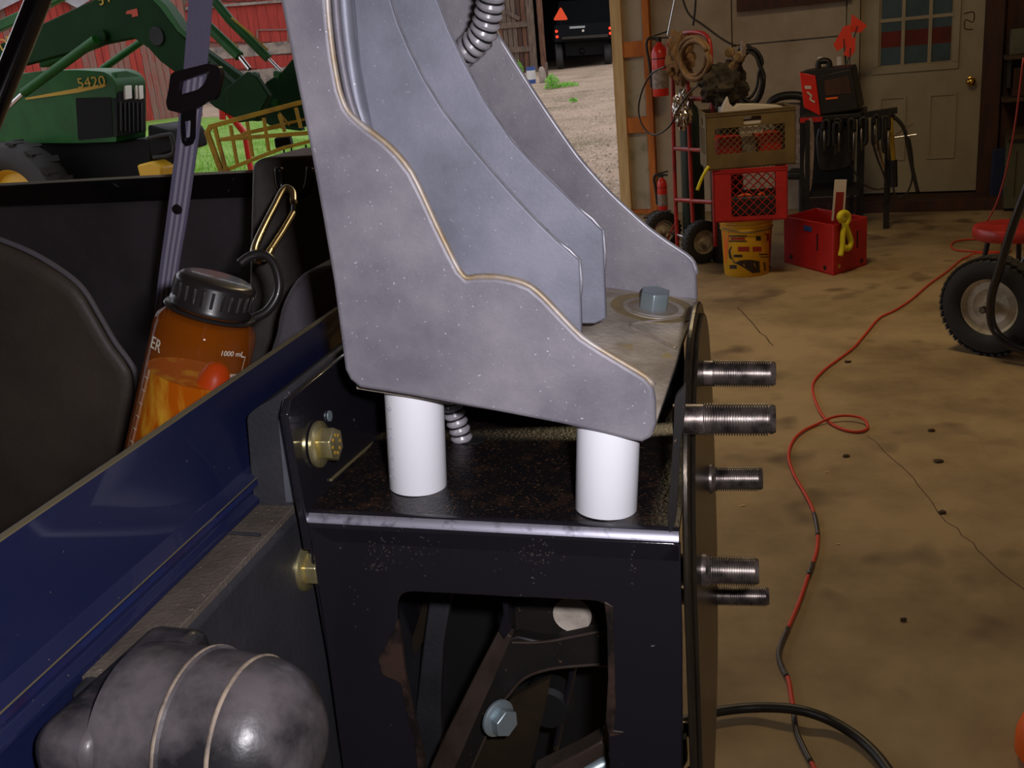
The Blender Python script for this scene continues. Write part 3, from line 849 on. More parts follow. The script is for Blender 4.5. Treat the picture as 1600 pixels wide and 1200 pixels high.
obj('arm_edge', tube(smooth_pts(PX([(720, 1240), (772, 1122), (796, 1084), (822, 1058), (862, 1045), (910, 1040), (955, 1037)], F_(.673)), 4), .0012, 8), 'strapsteel', uc)
obj('diagonal_strap', prism(PX([(779, 985), (792, 990), (800, 996), (700, 1225), (660, 1300), (628, 1300), (690, 1160), (745, 1050)], F_(.665)), DV * .012), 'strapsteel', uc, bevel=.0012)
obj('pivot_bracket', prism(PX([(783, 925), (792, 925), (795, 960), (799, 985), (788, 1000), (778, 985), (786, 960)], F_(.66)), DV * .012), 'black', uc, bevel=.001)
obj('bolt_plate', prism(PX([(800, 1090), (860, 1060), (850, 1110), (805, 1300), (690, 1300), (735, 1200), (770, 1130)], F_(.70)), DV * .006), 'brush', uc)
bx = pd(777, 1121, .660)
gold_bolt(bx, uc, m='zinc', k=.95, marks=False, ax=(WV * .8 - DV * .6).normalized())
obj('lower_bar', prism(PX([(830, 1215), (905, 1178), (940, 1158), (952, 1178), (905, 1205), (850, 1240)], F_(.62)), DV * .02), 'strapsteel', uc, bevel=.0015)
obj('lower_tube', tube(PX([(850, 1240), (905, 1212), (960, 1186)], F_(.625)), .006, 12), 'zinc', uc, smooth=180)
obj('clevis', tube(smooth_pts(PX([(900, 1000), (893, 1060), (880, 1110), (868, 1170)], F_(.74)), 4), .0035, 8), 'black', uc, smooth=180)
obj('round_boss', lathe([(0, 0), (.022, 0), (.022, .02), (.018, .024), (0, .024)], pd(862, 1085, .76), -DV, 28), 'void', uc, smooth=40)

# black loop and hose behind the bracket foot
lp = thing('black_clamp_loop', 'black plastic loop at the foot of the bracket right edge', 'clamp', pd(1085, 1200, .75))
obj('loop', tube(smooth_pts(PX([(1040, 1140), (1070, 1138), (1090, 1150), (1098, 1175), (1090, 1200), (1065, 1215), (1035, 1205)], F_(.72)), 5), .0062, 12), 'black', lp, smooth=180)
obj('clip', prism(PX([(1052, 1160), (1072, 1156), (1074, 1190), (1060, 1215), (1040, 1215)], F_(.70)), DV * .01), 'plastic', lp, bevel=.001)

# ================================================================== SEAT BELT
sb = thing('seat_belt', 'grey striped seat belt webbing hanging down with a black tongue', 'seat belt', at(255, 482, 1.30))
SBD = 1.26
cl = [(318, -60, 40), (313, 0, 38), (309, 60, 37), (304, 120, 36), (297, 180, 35), (290, 240, 34), (282, 300, 33), (275, 350, 32), (267, 400, 30), (260, 450, 29), (254, 500, 28)]
def ribbon(x_off0, x_off1, d, thick=.0015, rows=cl):
    L_ = [pd(x + wd * x_off0, y, d) for x, y, wd in rows]; R__ = [pd(x + wd * x_off1, y, d) for x, y, wd in rows]
    return prism(L_ + R__[::-1], DV * thick)
obj('webbing', ribbon(-.5, .5, SBD), 'strap', sb)
for a in (-.30, -.04, .22):
    obj('webbing_stripe', ribbon(a, a + .13, SBD - .0006, .0006, cl[3:]), 'strap_l', sb, label='light woven stripe')
obj('stop_button', lathe([(0, 0), (.0075, 0), (.0065, .003), (0, .004)], pd(277, 327, SBD), -DV, 20), 'belt_plastic', sb, smooth=60)
to = rounded(PX([(266, 117), (272, 112), (325, 99), (342, 104), (346, 116), (339, 148), (334, 156), (320, 160), (302, 172), (282, 177), (262, 172), (259, 160), (263, 140)], F_(SBD - .014)), .003, 3)
ti = rounded(PX([(281, 128), (328, 111), (318, 132), (309, 140), (278, 149)], F_(SBD - .014)), .002, 3)
tg = obj('tongue', prism([to, ti], DV * .010), 'belt_plastic', sb, bevel=.002, seg=3)
po = rounded(PX([(283, 170), (306, 168), (304, 215), (300, 226), (290, 229), (284, 222), (282, 200)], F_(SBD - .010)), .002, 3)
pi_ = rounded(PX([(288, 190), (298, 188), (297, 214), (289, 216)], F_(SBD - .010)), .0015, 3)
obj('tongue_blade', prism([po, pi_], DV * .003), 'black', sb, bevel=.0008, label='black metal tongue blade with slot')

# ================================================================== WATER BOTTLE
T_ = at(340, 437, .865); B_ = at(256, 790, .915)
bax = (T_ - B_).normalized(); BL = (T_ - B_).length
wb = thing('water_bottle', 'amber see-through water bottle leaning behind the blue panel, with a black screw cap', 'bottle', B_)
R0 = .0445
hS = BL - .033
pr = [(0, .002), (R0 - .006, .0), (R0 - .001, .004), (R0, .01), (R0, hS - .014), (R0 - .0015, hS - .007), (R0 - .006, hS - .002), (.036, hS + .001), (.032, hS + .003), (.0315, hS + .012)]
bd = lathe(pr, B_, bax, 48)
M['amber'].node_tree.nodes['Principled BSDF'].inputs['Transmission Weight'].default_value = 0
M['amber'].node_tree.nodes['Principled BSDF'].inputs['Alpha'].default_value = .34
obj('bottle_body', bd, 'amber', wb, smooth=50)
obj('drink', lathe([(0, .004), (R0 - .004, .004), (R0 - .003, .012), (R0 - .003, hS - .055), (0, hS - .055)], B_, bax, 40), 'juice', wb, smooth=40)
vdir = (CAMP - B_); vdir = (vdir - bax * vdir.dot(bax)).normalized(); sdir = bax.cross(vdir) * -1
if (RM.transposed() @ sdir).x < 0: sdir = -sdir
def bs(h, a, r=R0): return B_ + bax * h + (vdir * cos(a) + sdir * sin(a)) * r
def bt(a): return (-vdir * sin(a) + sdir * cos(a))
obj('red_piece', lathe([(0, 0), (.010, .004), (.015, .015), (.014, .04), (.008, .052), (0, .055)], bs(hS - .088, radians(38), R0 - .017), bax, 20), 'redbit', wb, smooth=180, label='red piece inside the amber bottle')  # plain red shape added inside the bottle
capp = [(0, BL - .0265 + .002), (.0335, BL - .0265), (.0355, BL - .0255), (.0355, BL - .022), (.0340, BL - .020), (.0340, BL - .003), (.0315, BL), (.028, BL + .0015), (0, BL + .0005)]
cp_ = obj('cap', lathe(capp, B_, bax, 48), 'cap', wb, smooth=40)
bm = bmesh.new()
for k in range(26):
    a = 2 * pi * k / 26; n_ = vdir * cos(a) + sdir * sin(a); t = -vdir * sin(a) + sdir * cos(a)
    cbox(B_ + bax * (BL - .012) + n_ * .0345, n_ * .0022, t * .0026, bax * .014, bm)
o = obj('grip_rib', bm, 'cap', cp_, bevel=.0005); o['kind'] = 'stuff'
neck = B_ + bax * (BL - .029)
obj('neck_ring', lathe([(.031, -.0015), (.0385, -.0015), (.0395, 0), (.0385, .0015), (.031, .0015)], neck, bax, 40), 'cap', cp_, smooth=60)
rp_ = PX([(388, 500), (415, 488), (432, 465), (436, 440), (428, 412), (412, 398), (392, 400), (375, 412)], lambda x, y: at(x, y, .90))
obj('tether_loop', tube(smooth_pts(rp_, 5), .0042, 10), 'cap', wb, smooth=180)
obj('print_line', prism([bs(hS - .022, radians(50), R0 + .0003) , bs(hS - .022, radians(56), R0 + .0003), bs(hS - .0228, radians(56), R0 + .0003), bs(hS - .0228, radians(50), R0 + .0003)], vdir * .0002), 'whiteprint', wb)
obj('print_line', prism([bs(hS - .040, radians(50), R0 + .0003) , bs(hS - .040, radians(56), R0 + .0003), bs(hS - .0408, radians(56), R0 + .0003), bs(hS - .0408, radians(50), R0 + .0003)], vdir * .0002), 'whiteprint', wb)
obj('print_line', prism([bs(hS - .022, radians(55.5), R0 + .0003) , bs(hS - .022, radians(56.5), R0 + .0003), bs(hS - .0408, radians(56.5), R0 + .0003), bs(hS - .0408, radians(55.5), R0 + .0003)], vdir * .0002), 'whiteprint', wb)
text_obj('volume_mark', '1000 mL', .0066, bs(hS - .021, radians(20), R0 + .0022), bt(radians(34)), bax, 'whiteprint', wb, .0001)
text_obj('volume_mark', '900', .0052, bs(hS - .041, radians(38), R0 + .0008), bt(radians(44)), bax, 'whiteprint', wb, .0001)
text_obj('lettering', 'ER', .0150, bs(hS - .034, radians(-66), R0 + .0006), bt(radians(-56)), bax, 'whiteprint', wb, .0001)
for k in range(7):
    h = hS - .06 - k * .012
    obj('scale_tick', prism([bs(h, radians(-62), R0 + .0002), bs(h, radians(-55), R0 + .0002), bs(h - .0007, radians(-55), R0 + .0002), bs(h - .0007, radians(-62), R0 + .0002)], vdir * .0002), 'whiteprint', wb)

cb = thing('carabiner', 'brassy wire carabiner linking the bottle loop to the dark corner post', 'carabiner', at(425, 410, 1.0))
cpath = [(449, 294), (441, 300), (428, 325), (412, 356), (399, 385), (398, 400), (407, 409), (416, 403), (423, 391)]
def cdep(x, y): return .99 + (410 - y) / 120 * .16
obj('frame', tube(smooth_pts([at(x, y, cdep(x, y)) for x, y in [(459, 318), (458, 302)] + cpath], 5), .0042, 12), 'steelwire', cb, smooth=180)
obj('gate', tube([at(x, y, cdep(x, y)) for x, y in ((421, 394), (440, 365), (458, 334))], .0037, 12), 'steelwire', cb, smooth=60)
obj('gate_pin', tube([at(x, y, cdep(x, y)) for x, y in ((458, 334), (459, 316))], .0024, 10), 'black', cb)

# ================================================================== THINGS IN THE GARAGE
# --- red hand truck: plane through its two wheels
G1 = fl(1098, 411); G0 = fl(1036, 392)
hd = (G1 - G0); hL = hd.length; hd.normalize(); hn = Vector((-hd.y, hd.x, 0))
if hn.dot(CAMP - G1) < 0: hn = -hn
HO = (G0 + G1) / 2
ht = thing('hand_truck', 'red two-wheeled hand truck with hooped handle and black pneumatic tyres', 'hand truck', HO)
HP = lambda x, y, o_=0: onp(x, y, HO + hn * o_, hn)
TR = .0135


def tyre_wheel(c, ax, R, wd, parent, rimm, hubr=.5, lugs=26, name='wheel', rim_n=None):
    w0 = obj(name, lathe([(R * .60, -wd * .42), (R * .78, -wd * .5), (R * .93, -wd * .42), (R, -wd * .2), (R, wd * .2), (R * .93, wd * .42), (R * .78, wd * .5), (R * .60, wd * .42), (R * .55, wd * .3), (R * .55, -wd * .3), (R * .6, -wd * .42)], c, ax, 40), 'tyre', parent, smooth=40)
    bm = bmesh.new(); a_ = Vector(ax).normalized(); u = a_.orthogonal().normalized(); v = a_.cross(u)
    for k in range(lugs):
        for sgn in (-1, 1):
            t = 2 * pi * (k + (.5 if sgn > 0 else 0)) / lugs
            n_ = u * cos(t) + v * sin(t); tt = -u * sin(t) + v * cos(t)
            cbox(Vector(c) + n_ * R * .985 + a_ * sgn * wd * .22, n_ * R * .04, (tt + a_ * sgn * .5).normalized() * R * .13, a_ * wd * .34, bm)
    o = obj('tread', bm, 'tyre', w0); o['kind'] = 'stuff'
    obj('rim', lathe([(0, -wd * .15), (R * .12, -wd * .3), (R * .14, -wd * .12), (R * .3, -wd * .1), (R * .36, -wd * .18), (R * .50, -wd * .12), (R * .56, -wd * .34), (R * .60, -wd * .36), (R * .60, wd * .36), (R * .56, wd * .34), (R * .50, wd * .12), (R * .36, wd * .18), (R * .3, wd * .1), (R * .14, wd * .12), (R * .12, wd * .42), (0, wd * .42)], c, ax, 36), rimm, w0, smooth=40)
    return w0


for Gp in (G0, G1):
    tyre_wheel(Gp + UP * .138, hd, .133, .085, ht, 'rimw')
obj('axle', tube([G0 + UP * .138, G1 + UP * .138], .01, 10), 'chrome', ht, smooth=60)
rail1 = [(1059, 395), (1055, 300), (1052, 200), (1051, 120), (1046, 95), (1044, 72), (1052, 58), (1070, 52), (1092, 51), (1105, 58), (1110, 75), (1111, 120), (1114, 200), (1116, 300), (1118, 385)]
obj('frame_tube', tube(smooth_pts(PX(rail1, HP), 4), TR, 10), 'red', ht, smooth=180)
obj('handle_brace', tube(smooth_pts(PX([(1047, 88), (1053, 98), (1064, 108), (1073, 120), (1075, 140), (1077, 200), (1080, 290), (1084, 372)], HP), 4), TR, 10), 'red', ht, smooth=180)
for y0 in (152, 232, 312):
    obj('cross_bar', tube(PX([(1055, y0), (1114, y0 + 4)], HP), TR * 1.0, 10), 'red', ht, smooth=60)
obj('toe_plate', box(G0 + hd * .04 + UP * .012, hd * (hL - .08), hn * .16, UP * .008), 'red', ht, bevel=.001)
obj('foot_brace', tube(PX([(1059, 340), (1044, 372), (1038, 390)], HP), .007, 8), 'red', ht, smooth=60)
# two gas cylinders strapped on the hand truck
for i, (xp, yt, r, m, nm) in enumerate(((1086, 150, .075, 'dgreen', 'slim dark gas cylinder standing behind the red hand truck frame'), (1138, 120, .10, 'bblk', 'wide black gas cylinder behind the olive crate and hand truck'))):
    base = HP(xp, 395, -.16); base.z = 0.022 if i == 0 else 0.0
    top = onp(xp, yt, base, NW).z
    gc = thing('gas_cylinder', nm, 'gas cylinder', base)
    obj('tank', lathe([(0, 0), (r * .95, 0), (r, .01), (r, top - .2), (r * .93, top - .15), (r * .6, top - .09), (r * .35, top - .07), (r * .33, top - .03), (0, top - .03)], base, UP, 28), m, gc, smooth=50)
    obj('valve', lathe([(0, 0), (.018, 0), (.018, .03), (.012, .035), (.012, .05), (.03, .052), (.03, .062), (0, .062)], base + UP * (top - .03), UP, 16), 'dbrass', gc, smooth=50)
# regulator cluster and hoses hanging by the cylinders
rg = thing('gas_regulator', 'brass regulator with gauges on top of the wide gas cylinder', 'regulator', HP(1143, 105, -.12))
for x, y in ((1141, 82), (1155, 88), (1147, 104)):
    c = HP(x, y, -.05)
    obj('gauge', lathe([(0, 0), (.028, 0), (.028, .02), (.024, .022), (0, .022)], c, NW, 20), 'dbrass', rg, smooth=50)
obj('manifold', bar(HP(1137, 96, -.07), HP(1160, 92, -.07), .03, .03), 'dbrass', rg, bevel=.004)
obj('stem', bar(HP(1161, 88, -.06), HP(1161, 64, -.06), .022, .022), 'label_x', rg)
def coil(cpx, rx, ry, n_, dep_f, r, name, label, m='hose', jit=4, cat='hose', start=0):
    pts = []
    for k in range(n_ * 12):
        t = start + 2 * pi * k / 12; q = k // 12
        jx = jit * sin(q * 2.1); jy = jit * cos(q * 1.7)
        pts.append(dep_f(cpx[0] + jx + rx * cos(t), cpx[1] + jy + ry * sin(t), .012 * q))
    return tag(obj(name, tube(smooth_pts(pts, 2), r, 8), m, smooth=180), label, cat)
coil((1170, 118), 20, 42, 5, lambda x, y, q: wl(x, y, .75 - q), .011, 'coiled_hose', 'black welding hose coiled up beside the brass regulator', jit=5)
coil((1085, 92), 22, 30, 4, lambda x, y, q: HP(x, y, .06 + q), .012, 'rope_coil', 'tan rope coil hung over the red hand truck handle', m='tan', jit=4, cat='rope')
def crumple(c, r3, amp, seed, m, name, label, cat, fr=3.0, sub=4):
    bm = bmesh.new(); bmesh.ops.create_icosphere(bm, subdivisions=sub, radius=1)
    for v in bm.verts:
        d = v.co.normalized(); n_ = noise.noise(d * fr + Vector((seed, 0, 0))) + .5 * noise.noise(d * fr * 2.7 + Vector((0, seed, 0)))
        v.co = Vector(c) + Vector((d.x * r3[0], d.y * r3[1], d.z * r3[2])) * (1 + amp * n_)
    return tag(obj(name, bm, m), label, cat)
crumple(HP(1132, 132, -.02), (.13, .09, .12), .32, 5, 'geard', 'gear_bundle', 'dark bundle of gear heaped behind the hand truck above the olive crate', 'bundle')
crumple(HP(1062, 92, .05), (.075, .06, .14), .55, 3, 'tan', 'cloth_rag', 'tan rag hanging at the left side of the hand truck handle', 'rag')
crumple(HP(1066, 172, .07), (.055, .05, .11), .35, 8, 'foil', 'foil_bundle', 'crumpled shiny foil bundle stuck on the hand truck frame', 'foil', fr=4.5)
obj_h = tube(smooth_pts([HP(1112, 130, .1), HP(1085, 138, .1), HP(1060, 165, .1) , HP(1040, 108, .1)], 2), .004, 6)
obj_h.free()
pts = PX([(1092, 132), (1075, 148), (1060, 170), (1048, 195), (1030, 209), (1014, 208), (1001, 190), (998, 165), (1006, 135), (1020, 114), (1040, 104)], lambda x, y: HP(x, y, .12))
tag(obj('cable_loop', tube(smooth_pts(pts, 5), .0055, 8), 'hose', smooth=180), 'thin dark cable looping out left past the upper fire extinguisher', 'cable')
# --- fire extinguishers
def extinguisher(f, x, y0, y1, label, rk=1.0):
    b0 = f(x, y1); t0 = f(x, y0); h = (t0 - b0).length; r = h * .135 * rk
    e = thing('fire_extinguisher', label, 'fire extinguisher', b0, 'fire extinguishers')
    ax = UP
    obj('tank', lathe([(0, 0), (r * .95, 0), (r, .012), (r, h * .66), (r * .93, h * .72), (r * .7, h * .78), (r * .35, h * .82), (r * .3, h * .86), (0, h * .86)], b0, ax, 28), 'redx', e, smooth=50)
    obj('label_band', lathe([(r * 1.003, h * .12), (r * 1.012, h * .12), (r * 1.012, h * .42), (r * 1.003, h * .42)], b0, ax, 28), 'label_x', e, smooth=50)
    obj('strap_band', lathe([(r * 1.003, h * .585), (r * 1.02, h * .585), (r * 1.02, h * .60), (r * 1.003, h * .60)], b0, ax, 28), 'bblk', e, smooth=50)
    obj('valve_head', lathe([(0, h * .85), (r * .34, h * .85), (r * .34, h * .92), (0, h * .92)], b0, ax, 14), 'bblk', e, smooth=50)
    u = UW
    obj('lever', bar(b0 + UP * h * .95 - u * r * .6, b0 + UP * h * 1.0 + u * r * 1.3, .02, .012), 'bblk', e)
    obj('lever', bar(b0 + UP * h * .92 - u * r * .4, b0 + UP * h * .90 + u * r * 1.2, .02, .012), 'bblk', e)
    obj('hose', tube(smooth_pts([b0 + UP * h * .9 - u * r * .4, b0 + UP * h * .92 - u * r * 1.2, b0 + UP * h * .82 - u * r * 1.55, b0 + UP * h * .6 - u * r * 1.35, b0 + UP * h * .35 - u * r * 1.2, b0 + UP * h * .15 - u * r * 1.15], 5), .011, 8), 'hose', e, smooth=180)
    return e
extinguisher(lambda x, y: wl(x, y, .24), 1033, 50, 150, 'bright red fire extinguisher hung high on the orange stud')
le = extinguisher(lambda x, y: wl(x, y, .55), 1036, 268, 328, 'smaller dusty red extinguisher low down behind the hand truck wheel', .98)
obj('bracket_shelf', box(wl(1022, 331, .40), UW * .14, NW * .32, UP * .012), 'dark_wood', wf)
# hanging cords on the wall by the extinguisher
tag(obj('hanging_rod', tube([wl(1058, -20, .3), wl(1043, 55, .3)], .006, 8), 'chrome', smooth=60), 'thin pale rod hanging slanted above the upper extinguisher', 'rod')
tag(obj('hanging_cable', tube(smooth_pts(PX([(1062, -20), (1075, 20), (1100, 40), (1130, 62), (1150, 72)], lambda x, y: wl(x, y, .3)), 5), .008, 8), 'hose', smooth=180), 'dark cable sagging across the white wall from the top', 'cable')
tag(obj('hanging_cable', tube(smooth_pts(PX([(1088, -20), (1086, 15), (1083, 40)], lambda x, y: wl(x, y, .3)), 5), .008, 8), 'hose', smooth=180), 'short dark cable hanging straight down above the hand truck handle', 'cable')

# --- stack: yellow bucket, red crate, olive crate
kc = fl(1167, 434) ; kdir = (Vector((kc.x, kc.y, 0))).normalized(); kc = kc + kdir * .14
kr = .146; kh = 0.345
bk = thing('bucket', 'yellow plastic bucket with dark scorpion-tail print under the red crate', 'bucket', kc)
ktop = onp(1167, 345, kc - kdir * kr, kdir).z
kh = ktop
obj('bucket_body', lathe([(0, 0), (kr * .88, 0), (kr * .9, .006), (kr * .985, kh * .80), (kr * 1.0, kh * .80), (kr * 1.04, kh * .82), (kr * 1.04, kh * .845), (kr * 1.0, kh * .85), (kr * 1.0, kh * .88), (kr * 1.05, kh * .89), (kr * 1.05, kh * .915), (kr * 1.01, kh * .92), (kr * 1.01, kh * .97), (kr * 1.05, kh * .98), (kr * 1.05, kh), (kr * .96, kh), (kr * .85, .012), (0, .01)], kc, UP, 44), 'bucket', bk, smooth=40)
def kp_(x, y):     # point on the bucket wall seen at this pixel
    r = ray(x, y); best = None
    a = r.x ** 2 + r.y ** 2; bx_ = CAMP.x - kc.x; by_ = CAMP.y - kc.y
    rr = kr * .955
    for _ in range(3):
        b = 2 * (bx_ * r.x + by_ * r.y); c = bx_ ** 2 + by_ ** 2 - rr * rr
        D_ = max(b * b - 4 * a * c, 0); t = (-b - sqrt(D_)) / (2 * a); p = CAMP + r * t
        rr = kr * (.9 + .085 * p.z / (kh * .8)) + .0012
    return p
def kpatch(pts, m, name, step=None, label=None):
    vv = [kp_(*p) for p in pts]
    bm = bmesh.new()
    c = sum(vv, Vector()) / len(vv)
    n_ = Vector((c.x - kc.x, c.y - kc.y, 0)).normalized()
    f = bm.faces.new([bm.verts.new(p + n_ * .0008) for p in vv])
    bmesh.ops.triangulate(bm, faces=[f])
    return obj(name, bm, m, bk, label=label)
def kstrip(p, q, hw, m, name, n=6):
    """band between two pixel paths, hugging the wall"""
    bm = bmesh.new(); prev = None
    for i in range(len(p)):
        a = bm.verts.new(kp_(*p[i])); b = bm.verts.new(kp_(*q[i]))
        if prev: bm.faces.new((prev[0], prev[1], b, a))
        prev = (a, b)
    return obj(name, bm, m, bk)
up_ = [(1142, 385), (1138, 392), (1139, 402), (1146, 411), (1156, 407), (1165, 406), (1175, 406), (1185, 408), (1195, 410), (1204, 415)]
lo_ = [(1144, 385), (1141, 392), (1143, 401), (1150, 412), (1160, 417), (1168, 422), (1176, 427), (1186, 426), (1196, 423), (1204, 419)]
kstrip(up_, lo_, 0, 'bdark', 'scorpion_print')
ys_ = [352 + 6 * i for i in range(11)]
kstrip([(1129.5 + .06 * (y - 350), y) for y in ys_], [(1140 - .09 * (y - 350), y) for y in ys_], 0, 'orangep', 'orange_print')
kstrip([(1206.5 - .05 * (y - 350), y) for y in ys_], [(1201 + .02 * (y - 350), y) for y in ys_], 0, 'bred', 'red_print')
for (xa, xb, ya, yb, m) in ((1153, 1171, 385.5, 393, 'bred'), (1176, 1190, 385.5, 393, 'bred'), (1139, 1167, 368, 370, 'bdark'), (1139, 1167, 376, 378, 'bdark'), (1142, 1164, 371, 375, 'bred'), (1181, 1189, 369, 376, 'bdark'), (1195, 1202, 365, 367.5, 'bred'), (1198, 1201, 367, 377, 'bred'), (1186, 1203, 396.5, 398.5, 'bdark'), (1188, 1201, 401, 402.2, 'bdark'), (1146, 1160, 398, 402, 'bdark'), (1140, 1151, 414, 420, 'bdark')):
    n_ = 4
    P1 = [(xa + (xb - xa) * i / n_, ya) for i in range(n_ + 1)]; P2 = [(xa + (xb - xa) * i / n_, yb) for i in range(n_ + 1)]
    kstrip(P1, P2, 0, m, 'bucket_print')
obj('bail_handle', tube([kc + Vector((cos(t) * kr * 1.06, sin(t) * kr * 1.06, kh * .86 - .02 * sin((t + 2.9) * 1.0))) for t in [-2.9 + i * .2 for i in range(14)]], .003, 6), 'ssteel', bk, smooth=180)


def crate(O, U, Vv, H, m, name, label, win, slot=True, nd=7, th=.006):
    """open box: O near corner on its floor, U along the front, Vv to the back"""
    t = thing(name, label, 'crate', O)
    u = U.normalized(); v = Vv.normalized(); A = U.length; B = Vv.length; H_ = UP * H
    obj('crate_floor', box(O, U, Vv, UP * .008), m, t)
    for nm, P, E_, n_, isf in (('front', O, U, v, 1), ('back', O + Vv - v * th, U, v, 1), ('side', O, Vv, u, 0), ('side', O + U - u * th, Vv, u, 0)):
        Ln = E_.length; e = E_.normalized()
        a0, a1, b0, b1 = win
        q = lambda s_, z: P + e * Ln * s_ + UP * H * z
        loops = [[q(0, 0), q(1, 0), q(1, 1), q(0, 1)], [q(a0, b0), q(a1, b0), q(a1, b1), q(a0, b1)]]
        if slot: loops.append(rounded([q(.42, b1 + .035), q(.62, b1 + .035), q(.62, b1 + .17), q(.42, b1 + .17)], .012, 3))
        w_ = obj('crate_wall', prism(loops, n_ * th), m, t)
        for z in (.975, .935):
            if 1: obj('rib_band', box(P + UP * H * z - n_ * .004, E_, n_ * .004, UP * .008), m, w_)
        bm = bmesh.new()
        W_ = Ln * (a1 - a0); Hh = H * (b1 - b0); st = W_ / nd
        for sg in (1, -1):
            for k in range(-int(Hh / st) - 1, nd + int(Hh / st) + 2):
                # line x = k*st + sg*z
                zs = []; x0 = k * st if sg > 0 else k * st
                z_lo = 0; z_hi = Hh
                if sg > 0: z_lo = max(0, -x0); z_hi = min(Hh, W_ - x0)
                else: z_lo = max(0, x0 - W_); z_hi = min(Hh, x0)
                if z_hi - z_lo < .004: continue
                pa = q(a0, b0) + e * (x0 + sg * z_lo) + UP * z_lo + n_ * th * .5
                pb = q(a0, b0) + e * (x0 + sg * z_hi) + UP * z_hi + n_ * th * .5
                tube([pa, pb], .0022, 4, bm=bm, cap=False)
        o = obj('lattice', bm, m, w_); o['kind'] = 'stuff'
    return t


# red crate rests on the bucket
rz_ = kh + .001
rO = onp(1128, 338, V(0, 0, rz_), UP); rO = onp(1126, 338, V(0, 0, rz_), UP)
rU = onp(1232, 336, V(0, 0, rz_), UP) - rO; rU.z = 0
rO = kc + Vector((-.19, -.17, 0)); rO.z = rz_
eF = (fl(1230, 420) - fl(1128, 424)).normalized(); eB = Vector((-eF.y, eF.x, 0))
def depth_plane(pt): return lambda x, y: onp(x, y, pt, eB)
pf = kc - eB * .17
dpf = depth_plane(pf)
xL = dpf(1116, 335); xR = dpf(1231, 335)
O_r = Vector((xL.x, xL.y, rz_)); U_r = Vector((xR.x - xL.x, xR.y - xL.y, 0))
zt = dpf(1180, 262).z
crate(O_r, U_r, eB * .33, zt - rz_, 'redc', 'milk_crate', 'red plastic crate in the middle of the stack on the yellow bucket', (.24, .84, .10, .90), slot=False, nd=5)
tag(obj('orange_cord_bundle', tube(smooth_pts([dpf(1150, 312) + eB * .05, dpf(1165, 306) + eB * .06, dpf(1180, 311) + eB * .05, dpf(1192, 304) + eB * .06, dpf(1196, 322) + eB * .05, dpf(1192, 330) + eB * .05], 4), .009, 8), 'orangep', smooth=180), 'orange cord seen through the lattice of the red crate', 'cord')
tag(obj('tool_pile', cbox(O_r + U_r * .5 + eB * .17 + UP * .075, U_r * .86, eB * .28, UP * .13), 'bblk', bevel=.02), 'dark tools filling the red crate', 'tools')
zb2 = zt + .001
xL2 = dpf(1102, 258); xR2 = dpf(1243, 252)
O_b = Vector((xL2.x, xL2.y, zb2)) - eB * .02; U_b = Vector((xR2.x - xL2.x, xR2.y - xL2.y, 0))
zt2 = dpf(1170, 172).z
rt_ = Matrix.Rotation(radians(9), 3, 'Z'); U_b = rt_ @ U_b; eBo = rt_ @ eB
O_b = O_b + eB * .0 + U_b * .02
cr2 = crate(O_b, U_b, eBo * .36, zt2 - zb2, 'brownc', 'milk_crate', 'olive brown plastic crate on top of the red crate', (.10, .88, .27, .72), slot=True, nd=11)
bx0 = O_b + U_b * .5 + eBo * .18
eB_s = eB; eB = eBo
tag(obj('packaging_bag', cbox(bx0 + UP * .10 - U_b * .22, U_b * .30, eB * .24, UP * .14), 'redc', bevel=.02), 'red package showing at the left inside the olive crate', 'package')
tag(obj('packaging_bag', cbox(bx0 + UP * .10 + U_b * .24, U_b * .28, eB * .24, UP * .15), 'redx', bevel=.02), 'brighter red package showing at the right inside the olive crate', 'package')
tag(obj('paper_bundle', cbox(bx0 + UP * .09, U_b * .16, eB * .26, UP * .15), 'label_x', bevel=.015), 'grey wrapped bundle in the middle of the olive crate', 'bundle')
bm = bmesh.new()
pp = [(1128, 172), (1132, 160), (1137, 151), (1140, 162), (1148, 169), (1154, 163), (1190, 164), (1222, 166), (1232, 171)]
dp2 = depth_plane(bx0 - eB * .04)
prism([dp2(*p) for p in pp] + [dp2(1232, 178), dp2(1128, 180)], eB * .18, bm)
tag(obj('paper_sheet', bm, 'paper', bevel=.002), 'white papers sticking out of the olive crate top', 'paper')
tag(obj('paper_stack', box(bx0 - eB * .165 - U_b * .12 + UP * .185, U_b * .26, eB * .01, UP * .07), 'paper'), 'pale paper seen through the handle slot of the olive crate', 'paper')
eB = eB_s
tag(obj('yellow_ribbon', tube(smooth_pts([dpf(1108, 259) - eB * .03, dpf(1102, 268) - eB * .035, dpf(1096, 280) - eB * .03, dpf(1090, 296) - eB * .03], 4), .010, 6), 'ribbon', smooth=180), 'pale yellow strap hanging from the corner of the olive crate', 'ribbon')
# black chair arm behind
ca = thing('chair', 'dark chair with padded arm behind the olive crate', 'chair', wl(1235, 330, .35))
obj('armrest', tube(smooth_pts(PX([(1201, 168), (1206, 158), (1220, 151), (1240, 149), (1255, 152), (1262, 162), (1262, 190)], lambda x, y: wl(x, y, .42)), 4), .03, 10), 'bblk', ca, smooth=180)
obj('chair_back', prism(rounded(PX([(1215, 160), (1258, 160), (1262, 255), (1214, 255)], lambda x, y: wl(x, y, .32)), .04, 4), NW * .06), 'label_x', ca, bevel=.01)
obj('seat', prism(PX([(1235, 262), (1285, 262), (1285, 275), (1235, 275)], lambda x, y: wl(x, y, .2)), NW * .22), 'bblk', ca, bevel=.02)
lg = wl(1252, 275, .32)
obj('leg', tube([lg, Vector((lg.x, lg.y, 0))], .02, 10), 'bblk', ca, smooth=60)

